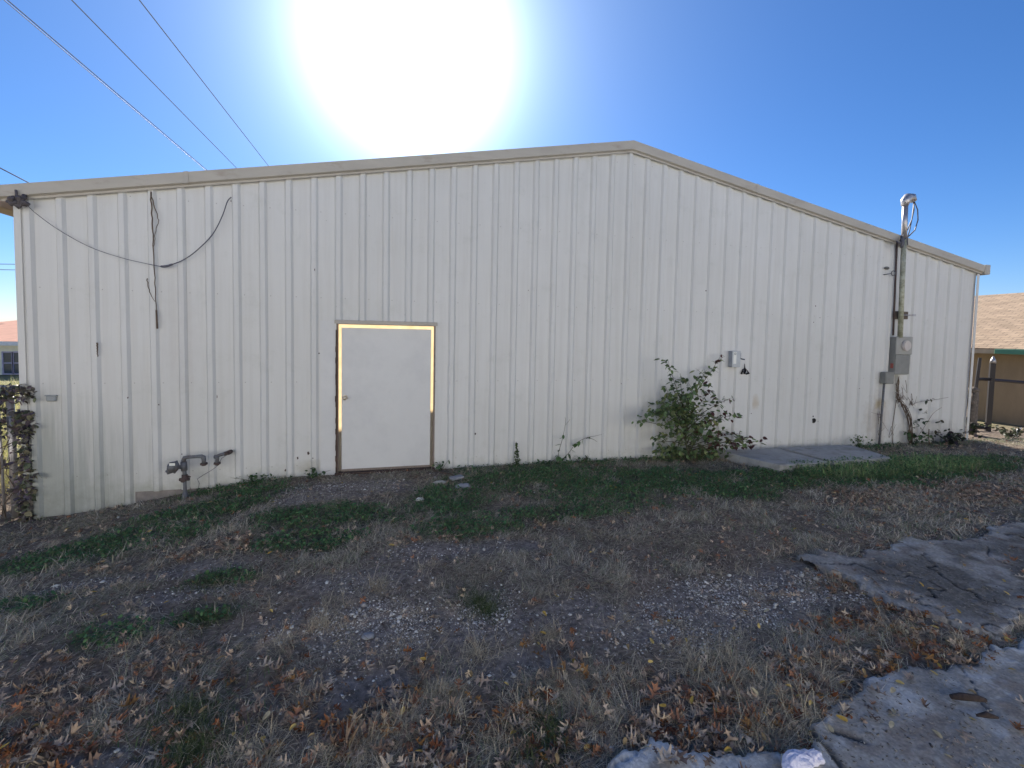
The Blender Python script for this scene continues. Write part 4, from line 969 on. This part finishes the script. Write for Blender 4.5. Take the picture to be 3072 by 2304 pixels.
# small yellow ovals
x, y = samples(2600, 0, 14, -5.8, -.5); k = rng.random(len(x)) < .12+.5*sstep(-3.5, -4.1, y); x, y = x[k], y[k]; n = len(x); onp = pave_mask(x, y)
th = np.linspace(0, 2*np.pi, 11)[:-1]; ov = np.stack([np.cos(th)*.5, np.sin(th)*.22*(1+.3*np.cos(th)), .1*np.sin(th)**2], 1); of = [[0, i, i+1] for i in range(1, 9)]
V2, G3, C2 = scatter(np.stack([x, y, np.where(onp, .012, gz(x, y)+rng.uniform(.02, .05, n))], 1), ov, of, rng.uniform(.03, .05, n), rng.uniform(0, 6.28, n), rng.normal(0, .25, n), rng.normal(0, .3, n), pick([(.45, .30, .07), (.5, .36, .12), (.38, .26, .12), (.45, .38, .24)], n, .15), rng.normal(0, .3, n))
V = np.concatenate([V, V2]); F3 = np.concatenate([F3, G3+len(CC)]); CC = np.concatenate([CC, C2])
tag(mesh_np('fallen_leaves', V, None, F3, CC, M['litter']), 'brown oak leaves littering the yard', 'leaves', kind='stuff')

# ------------------------------------------------------------------ leafy plants
LV = np.array([(0, 0, 0), (.22, .27, .04), (.22, -.27, .04), (.55, .30, .03), (.55, -.30, .03), (1, 0, -.06), (.25, 0, 0), (.55, 0, 0), (.82, .13, .0), (.82, -.13, 0)])
LF = [[0, 6, 1], [0, 2, 6], [6, 7, 3], [6, 3, 1], [6, 2, 4], [6, 4, 7], [7, 8, 3], [7, 4, 9], [7, 5, 8], [7, 9, 5]]
def leaves_obj(name, pos, size, cols, parent, droop=.5, jit=.25, azc=None):
    n = len(pos); pos = np.array(pos)
    az = rng.uniform(0, 6.28, n) if azc is None else np.array(azc)+rng.normal(0, .7, n)
    V, F3, C_ = scatter(pos, LV, LF, rng.uniform(size[0], size[1], n), az, rng.normal(-droop, .5, n), rng.normal(0, .6, n), pick(cols, n, jit) if not isinstance(cols, np.ndarray) else cols)
    return mesh_np(name, V, None, F3, C_, M['leafa'], parent=parent)
def shrub():
    base = at_y(2062, 1385, -.30); base.z = -.04
    t = thing('shrub', tuple(base), 'leafy green and reddish shrub growing against the wall left of the concrete pad', 'shrub')
    tips = [(2003, 1082, 1), (2012, 1140, 1), (2040, 1120, .6), (1996, 1160, .8), (1985, 1200, .8), (1908, 1262, 1), (1945, 1235, 1), (1975, 1225, 1), (2160, 1072, 1), (2120, 1110, 1), (2090, 1140, .9), (2075, 1170, .9), (2130, 1170, .9), (2190, 1195, .7), (2185, 1240, .7), (2215, 1245, .8), (2180, 1290, .8), (2225, 1300, .9), (2240, 1320, 1), (2285, 1325, 1), (2265, 1340, 1), (2150, 1330, 1), (1975, 1310, .9), (1968, 1330, .9), (1985, 1350, .9), (2020, 1340, .9), (2090, 1360, .8), (2120, 1370, .8), (2050, 1200, 1), (2040, 1240, 1), (2080, 1230, 1), (2110, 1270, 1), (2000, 1260, 1), (2060, 1280, 1), (2130, 1240, .8), (2090, 1290, 1), (2035, 1290, 1)]
    mb = MB(); pos = []; cols = []; azs = []
    G_ = [(.11, .17, .075), (.14, .21, .08), (.20, .23, .10), (.08, .12, .06)]
    def col(a, r): return (.10, .045, .045) if (a > 2120 and r.random() < .35) else r.choice(G_)
    top = at_y(2050, 1215, -.32); trunk = [base.lerp(top, k/6)+Vector((.02*math.sin(k*1.7), .02*math.cos(k), 0)) for k in range(7)]
    mb.tube(trunk, [.016, .014, .013, .011, .009, .008, .006], 6)
    for dx in (-.10, .09, .2):
        p2 = [base+Vector((dx*.3*k/5+dx*(k/5)**2*.9, -.03*k/5, .62*k/5*(1-abs(dx)))) for k in range(6)]; mb.tube(p2, [.009, .008, .007, .006, .005, .003], 5)
    for i, (a, b, dn) in enumerate(tips):
        yy = -.32+random.uniform(-.25, .2); tip = at_y(a, b, yy); r = random.Random(i)
        f = min(.95, max(.04, (tip.z-base.z)/(top.z-base.z)*.62+r.uniform(-.12, .05))); nd = base.lerp(top, f)
        mid = nd.lerp(tip, .5)+Vector((0, 0, .10 if b > 1180 else -.05)); L_ = (tip-nd).length
        P = lambda s_: nd*(1-s_)**2+mid*2*s_*(1-s_)+tip*s_*s_
        mb.tube([P(k/8)+Vector((r.uniform(-.008, .008), 0, r.uniform(-.008, .008))) for k in range(9)], [.007*(1-.8*k/8)+.001 for k in range(9)], 5)
        for tw in range(int(3+L_*6)):      # side twigs carrying the leaves
            s0 = r.uniform(.25, .98); q0 = P(s0); dv = Vector((r.gauss(0, .09), r.gauss(0, .06), r.gauss(.01, .07))); q1 = q0+dv; mb.tube([q0, q1], [.0028, .0012], 4)
            for k in range(r.choice((2, 3, 3, 4))):
                q = q0.lerp(q1, r.uniform(.3, 1.1))+Vector((r.gauss(0, .018), r.gauss(0, .018), r.gauss(0, .018)))
                if q.y > -.07: q.y = -.07
                pos.append(tuple(q)); cols.append(col(a, r)); azs.append(math.atan2(dv.y, dv.x))
        for k in range(int(9*dn)):
            q = P(r.uniform(.75, 1.02))+Vector((r.gauss(0, .025), r.gauss(0, .02), r.gauss(0, .03))); q.y = min(q.y, -.07); pos.append(tuple(q)); cols.append(col(a, r)); azs.append(math.atan2(tip.y-base.y, tip.x-base.x))
    rr = random.Random(5)
    for (a, b, sx, sz_, n_) in ((2045, 1225, .18, .09, 130), (2080, 1265, .20, .08, 110), (1985, 1235, .12, .05, 50), (2110, 1300, .20, .06, 40), (2040, 1185, .10, .06, 30), (2020, 1355, .20, .05, 70), (2110, 1360, .22, .05, 50)):
        c0 = at_y(a, b, -.33)
        for k in range(n_):
            q = c0+Vector((rr.gauss(0, sx), rr.gauss(0, .10), rr.gauss(0, sz_))); q.y = min(q.y, -.07); pos.append(tuple(q)); cols.append(col(a, rr)); azs.append(rr.uniform(0, 6.28))
    mb.build('stems', M['stem'], t)
    cols = np.array(cols)*(1+(rng.random((len(cols), 1))-.5)*.5)
    leaves_obj('foliage', pos, (.055, .105), cols, t, .4, azc=azs)
shrub()
def bush(name, pxp, y, label, n, spread, size, cols, hgt, stems=5):
    b = at_y(*pxp, y); b.z = float(gz(b.x, b.y)); t = thing(name, tuple(b), label, 'weed'); mb = MB(); pos = []
    for i in range(stems):
        tip = b+Vector((random.gauss(0, spread), random.gauss(0, spread*.5), hgt*random.uniform(.6, 1)));
        if b.y < 0 and tip.y > -.05: tip.y = -.05
        mid = (b+tip)/2+Vector((0, 0, hgt*.15)); pts = [b*(1-s)**2+mid*2*s*(1-s)+tip*s*s for s in (0, .25, .5, .75, 1)]; mb.tube(pts, [.005, .004, .003, .0025, .0015], 4)
        for k in range(n//stems):
            s = random.uniform(.25, 1); q = b*(1-s)**2+mid*2*s*(1-s)+tip*s*s; pos.append((q.x+random.gauss(0, .02), min(q.y+random.gauss(0, .02), -.03 if b.y < 0 else 9), q.z+random.gauss(0, .02)))
    mb.build('stems', M['stem'], t); leaves_obj('foliage', pos, size, cols, t)
GC = [(.06, .12, .045), (.075, .14, .05), (.05, .09, .04)]
bush('weed', (1325, 1402), -.08, 'small green weed beside the lower right corner of the door', 16, .07, (.04, .08), GC, .16)
bush('weed', (780, 1455), -.12, 'low green weed at the foot of the wall, left of the door', 60, .2, (.03, .06), GC, .12, 8)
bush('weed', (935, 1440), -.1, 'leafy weed just left of the door threshold', 45, .16, (.03, .06), GC, .13, 8)
bush('weed', (2010, 1385), -.18, 'dense low leafy weed under the left side of the shrub', 90, .14, (.04, .08), [(.07, .11, .05), (.10, .13, .055)], .26, 12)
bush('weed', (2110, 1385), -.25, 'sprawling reddish weed under the right side of the shrub', 90, .18, (.04, .07), [(.10, .10, .05), (.13, .08, .055), (.07, .11, .05)], .22, 12)
bush('weed', (1640, 1400), -.1, 'small leafy weed left of the tall thin sprigs', 36, .12, (.03, .06), GC, .10, 7)
bush('weed', (1740, 1392), -.1, 'small leafy weed right of the tall thin sprigs', 36, .12, (.03, .06), GC, .12, 7)
bush('weed', (2575, 1375), -.25, 'bright green feathery weed at the right edge of the concrete pad', 90, .14, (.02, .05), [(.07, .12, .03), (.05, .1, .03)], .28, 9)
bush('weed', (2740, 1350), -.15, 'green weed below the dead vine under the meter', 60, .22, (.05, .09), GC, .32, 8)
bush('weed', (2850, 1330), -.2, 'dark low bush at the right corner of the building', 170, .3, (.04, .09), [(.03, .045, .03), (.045, .06, .035), (.05, .035, .045)], .30, 12)
bush('weed', (2915, 1325), .35, 'dark weed clump at the foot of the cut-off tree stub', 130, .16, (.05, .10), [(.04, .055, .035), (.06, .05, .055), (.05, .075, .04)], .40, 12)
bush('weed', (3030, 1372), .1, 'dark low weeds at the right edge below the iron fence', 150, .35, (.04, .09), [(.05, .06, .035), (.07, .085, .045), (.06, .05, .035)], .25, 16)
# narrow cone-shaped weed
b = at_y(1553, 1402, -.1); tp = at_y(1549, 1325, -.1); t = thing('weed', tuple(b), 'narrow upright yellow-green weed like a spire against the wall', 'weed'); pos = []
for k in range(220):
    s = random.random()**1.3; r_ = .045*(1-s)+.004; pos.append((b.x+(tp.x-b.x)*s+random.gauss(0, r_*.6), b.y+random.gauss(0, r_*.5), b.z-.03+(tp.z-b.z)*s))
mb = MB(); mb.tube([b, tp], [.006, .002], 5); mb.build('stem', M['stem'], t); leaves_obj('foliage', pos, (.02, .04), [(.09, .13, .04), (.06, .10, .03)], t, -.6)
# tall sprigs
t = thing('weed', tuple(at_y(1670, 1390, -.12)), 'pair of tall thin sprigs with few leaves, one arching right, at mid wall', 'weed'); mb = MB()
s1 = sm([(1670, 1392), (1678, 1350), (1687, 1318), (1693, 1290), (1697, 1262), (1695, 1252)], -.12); s2 = sm([(1672, 1392), (1705, 1360), (1728, 1330), (1760, 1313), (1785, 1308), (1806, 1303)], -.14); s3 = sm([(1762, 1313), (1780, 1318), (1792, 1326)], -.14)
for s in (s1, s2, s3): mb.tube(s, [.005-.0035*i/len(s) for i in range(len(s))], 5)
mb.tube(sm([(1697, 1275), (1704, 1266), (1710, 1258)], -.12), .002, 4)
mb.build('stems', M['stem'], t); leaves_obj('foliage', [tuple(s1[6]), tuple(s1[9]), tuple(s1[13]), tuple(s1[15])]+[tuple(p) for p in s2[2:22:2]]+[tuple(s1[3])]*3+[tuple(s2[1])]*3, (.05, .11), GC, t, .3)

# dead vine below the meter, with leaves to its right
t = thing('dead_vine', tuple(at_y(2735, 1345, -.06)), 'brown dead vine climbing from the ground up to the meter cabinet', 'vine'); mb = MB()
for k in range(8):
    j = lambda a: a+random.uniform(-8, 8)
    mb.tube(sm([(2733, 1345), (j(2730), 1305), (j(2728), 1260), (j(2712), 1220), (j(2696), 1195), (j(2693), 1165), (2697, 1128)], -.05-k*.008), [.0065]*20+[.004]*17, 5)
mb.tube(sm([(2679, 1345), (2676, 1290), (2683, 1240), (2689, 1200)], -.04), .006, 5)
for k in range(40):
    a, b_ = random.choice([(2694, 1150), (2697, 1190), (2712, 1170), (2705, 1205), (2735, 1210), (2640, 1290), (2640, 1250), (2677, 1300)]); tendril([(a+random.gauss(0, 6), b_+random.gauss(0, 14)), (a+random.gauss(0, 8), b_+random.gauss(0, 14)), (a+random.gauss(0, 10), b_+random.gauss(0, 16))], -.045, .004, mb)
mb.tube(sm([(2790, 1345), (2786, 1310), (2787, 1287)], -.2), .008, 5)
mb.tube(sm([(2740, 1330), (2780, 1270), (2800, 1240), (2825, 1222)], -.1), .004, 4); mb.tube(sm([(2730, 1215), (2760, 1205), (2800, 1200), (2845, 1192)], -.05), .003, 4)
mb.build('stems', M['drystem'], t)
lp = [(2740, 1268), (2748, 1268), (2745, 1282), (2758, 1280), (2772, 1266), (2770, 1290), (2735, 1300), (2742, 1305), (2750, 1308), (2778, 1240), (2774, 1238), (2808, 1290), (2818, 1296), (2820, 1268), (2823, 1262), (2840, 1302), (2860, 1300), (2800, 1310), (2795, 1320), (2752, 1262), (2780, 1200), (2792, 1198), (2765, 1225), (2756, 1258), (2870, 1300), (2855, 1306), (2730, 1330), (2760, 1330)]
leaves_obj('foliage', [tuple(at_y(a+random.uniform(-3, 3), b_+random.uniform(-3, 3), -.12)) for a, b_ in lp for _ in range(2)], (.05, .10), [(.04, .07, .045), (.03, .05, .035), (.08, .07, .04)], t)

# ------------------------------------------------------------------ chain-link fence smothered in vine at the left
cf = thing('chain_link_fence', (-.8, .12, -.4), 'chain-link fence with a grey steel post at the left corner of the building', 'fence')
FYL = .10
a = at_y(50, 1590, FYL); b = at_y(28, 1240, FYL)
mb = MB(); px_ = a.x; mb.tube([(px_, FYL, -.5), (px_-.02, FYL, 1.2)], .036, 12); mb.build('post', M['galv'], cf)
mb = MB(); mb.tube([(px_+.21, FYL-.02, -.5), (px_+.17, FYL-.02, 1.1)], .014, 8); mb.tube([(px_-.09, FYL-.02, -.5), (px_-.12, FYL-.02, 1.1)], .014, 8); mb.build('tension_bar', M['galv'], cf)
mb = MB(); mb.tube([(-3, FYL, 1.2), (X0, FYL, 1.2)], .02, 8); mb.build('top_rail', M['galv'], cf)
mb = MB(); s = .055; zz0, zz1 = -.42, 1.2; W_ = 2.9
for k in range(int((W_+1.7)/(2*s))):
    x0 = -3+k*2*s-1.7*0
    for sg in (1, -1):
        xa = x0 if sg == 1 else x0; n_ = 30
        pa = Vector((xa, FYL, zz0)); L1 = zz1-zz0; pb = Vector((xa+sg*L1, FYL, zz1))
        ta, tb = 0, 1
        if pb.x > X0: tb = max(0, (X0-pa.x)/(pb.x-pa.x)) if pb.x != pa.x else 1
        if pa.x > X0: ta = min(1, (X0-pa.x)/(pb.x-pa.x)) if pb.x < pa.x else 1
        if pa.x > X0 and sg == 1: continue
        if pb.x < -3 : tb = min(tb, (-3-pa.x)/(pb.x-pa.x))
        if tb > ta: mb.tube([pa.lerp(pb, ta), pa.lerp(pb, tb)], .0022, 4, cap=False)
mb.build('mesh', M['galv'], cf)
vt = thing('ivy_vine', (-.7, .05, -.4), 'dark purple-green vine smothering the left fence, thick on top and ragged below', 'vine')
n = 24000; x = rng.uniform(-2.4, .08, n); z = -.42+1.72*rng.random(n); hz = (z+.42)/1.6
dn = np.clip(.03+.75*sstep(.58, .82, hz)+.45*sstep(-.30, -.12, x)*(hz < .75), 0, 1)*(sstep(.25, .5, fbm(x*7, z*7, 800)))
dn = dn*np.where(z > 1.08+.22*fbm(x*4, x*0, 810), 0, 1)*np.where(x > -.06+.12*fbm(z*5, z*0, 820), 0, 1)
k = rng.random(n) < dn*.7; x, z = x[k], z[k]; n = len(x)
yy = np.where(x > X0-.02, -.03-.06*rng.random(n), rng.normal(FYL-.03, .10, n))
c = pick([(.13, .115, .10), (.17, .13, .15), (.13, .15, .09), (.10, .085, .11), (.22, .20, .12)], n, .3)
leaves_obj('foliage', np.stack([x, yy, z], 1), (.04, .09), c, vt, .5)
mb = MB()
for k in range(16):
    xa = random.uniform(-2.2, -.12); pts = [Vector((xa+random.gauss(0, .05)*i, FYL-.04+random.gauss(0, .02), -.42+i*.2)) for i in range(6)]; mb.tube(pts, .005, 4)
mb.build('stems', M['drystem'], vt)

# ------------------------------------------------------------------ small loose things
def lump(name, px, py, r, s3, m, label, cat, seed=1, z=None, jit=.18, grp=None):
    p = at_z(px, py, .0); zz = float(gz(p.x, p.y)) if z is None else z
    mb = MB(); mb.ball((p.x, p.y, zz+r*s3[2]*.6), r, s3, 7, jit, seed); o = mb.build(name, m, None); return tag(o, label, cat, grp)
M['stone'] = mat('grey stone', (.26, .27, .29), .9, var=.2, scale=20, bump=.5)
M['foam'] = mat('crumpled white foam', (.70, .68, .78), .8, var=.08, scale=20, bump=1, bscale=30)
p = at_z(2400, 2285, .02); mb = MB(); q = at_z(2445, 2262, .04)
def crumple(c, r, s3, seed):
    n0 = len(mb.v); k0 = len(mb.f); mb.ball(c, r, s3, 9, 0, seed)
    for i in range(n0, len(mb.v)):
        v = Vector(mb.v[i])-Vector(c); q_ = 1+.75*(float(fbm(v.x*70+seed, v.y*70+v.z*55, seed, 3))-.5)+random.uniform(-.06, .06); mb.v[i] = tuple(Vector(c)+v*q_)
    for i in range(k0, len(mb.sm)): mb.sm[i] = False
crumple((p.x, p.y, .025), .055, (1.35, .8, .55), 3); crumple((q.x-.01, q.y-.01, .035), .036, (1.0, .9, .9), 9); crumple((p.x-.06, p.y-.01, .02), .035, (1.2, .9, .6), 14)
tag(mb.build('crumpled_foam', M['foam'], None), 'crumpled white lump of foam at the paving edge in the foreground', 'litter')
p = at_z(2905, 2095, .03); mb = MB(); d = Vector((.10, -.035, 0)); mb.tube([Vector((p.x, p.y, .030))-d*.8, Vector((p.x, p.y, .038))-d*.3, Vector((p.x, p.y, .036))+d*.4, Vector((p.x, p.y, .028))+d*.8], [.012, .019, .017, .010], 7)
tag(mb.build('bark_piece', M['darkbark'], None), 'dark curled strip of bark lying on the paving, the larger of two', 'bark')
p = at_z(2960, 2150, .03); mb = MB(); mb.tube([Vector((p.x-.045, p.y+.015, .033)), Vector((p.x, p.y, .04)), Vector((p.x+.045, p.y-.02, .033))], [.006, .015, .006], 6)
tag(mb.build('bark_piece', M['darkbark'], None), 'smaller bark scrap on the paving near the lower right corner', 'bark')
mb = MB(); a = at_z(1300, 1412, -.0); b = at_z(1400, 1440, 0); mb.tube([a, (a+b)/2+Vector((0, 0, .02)), b], .008, 5); tag(mb.build('stick', M['drystem'], None), 'thin stick in the grass right of the door', 'stick')
p = at_z(1370, 1436, 0); mb = MB(); mb.box(-.09, .09, -.05, .05, 0, .03, .004, Matrix.Translation((p.x, p.y, .0))@Matrix.Rotation(.4, 4, 'Z')); tag(mb.build('broken_block', M['stone'], None), 'small broken grey block in the grass right of the door', 'block')
lump('stone', 1388, 1458, .075, (1.3, .8, .45), M['stone'], 'flat greenish grey stone in the grass in front of the small grey block', 'stone', 2)
lump('stone', 1320, 1445, .07, (1.2, .7, .4), mat('pale stone', (.42, .4, .34), .9, var=.2, scale=20), 'pale irregular stone right of the gravel at the door', 'stone', 3)
lump('stone', 1260, 1495, .04, (1.2, .8, .6), M['white'], 'small white chip of rock in the dark grass below the door', 'stone', 4)
lump('stone', 1105, 2360-460, .035, (1.2, .8, .5), M['stone'], 'largest pale pebble in the dark bare soil patch', 'stone', 5)
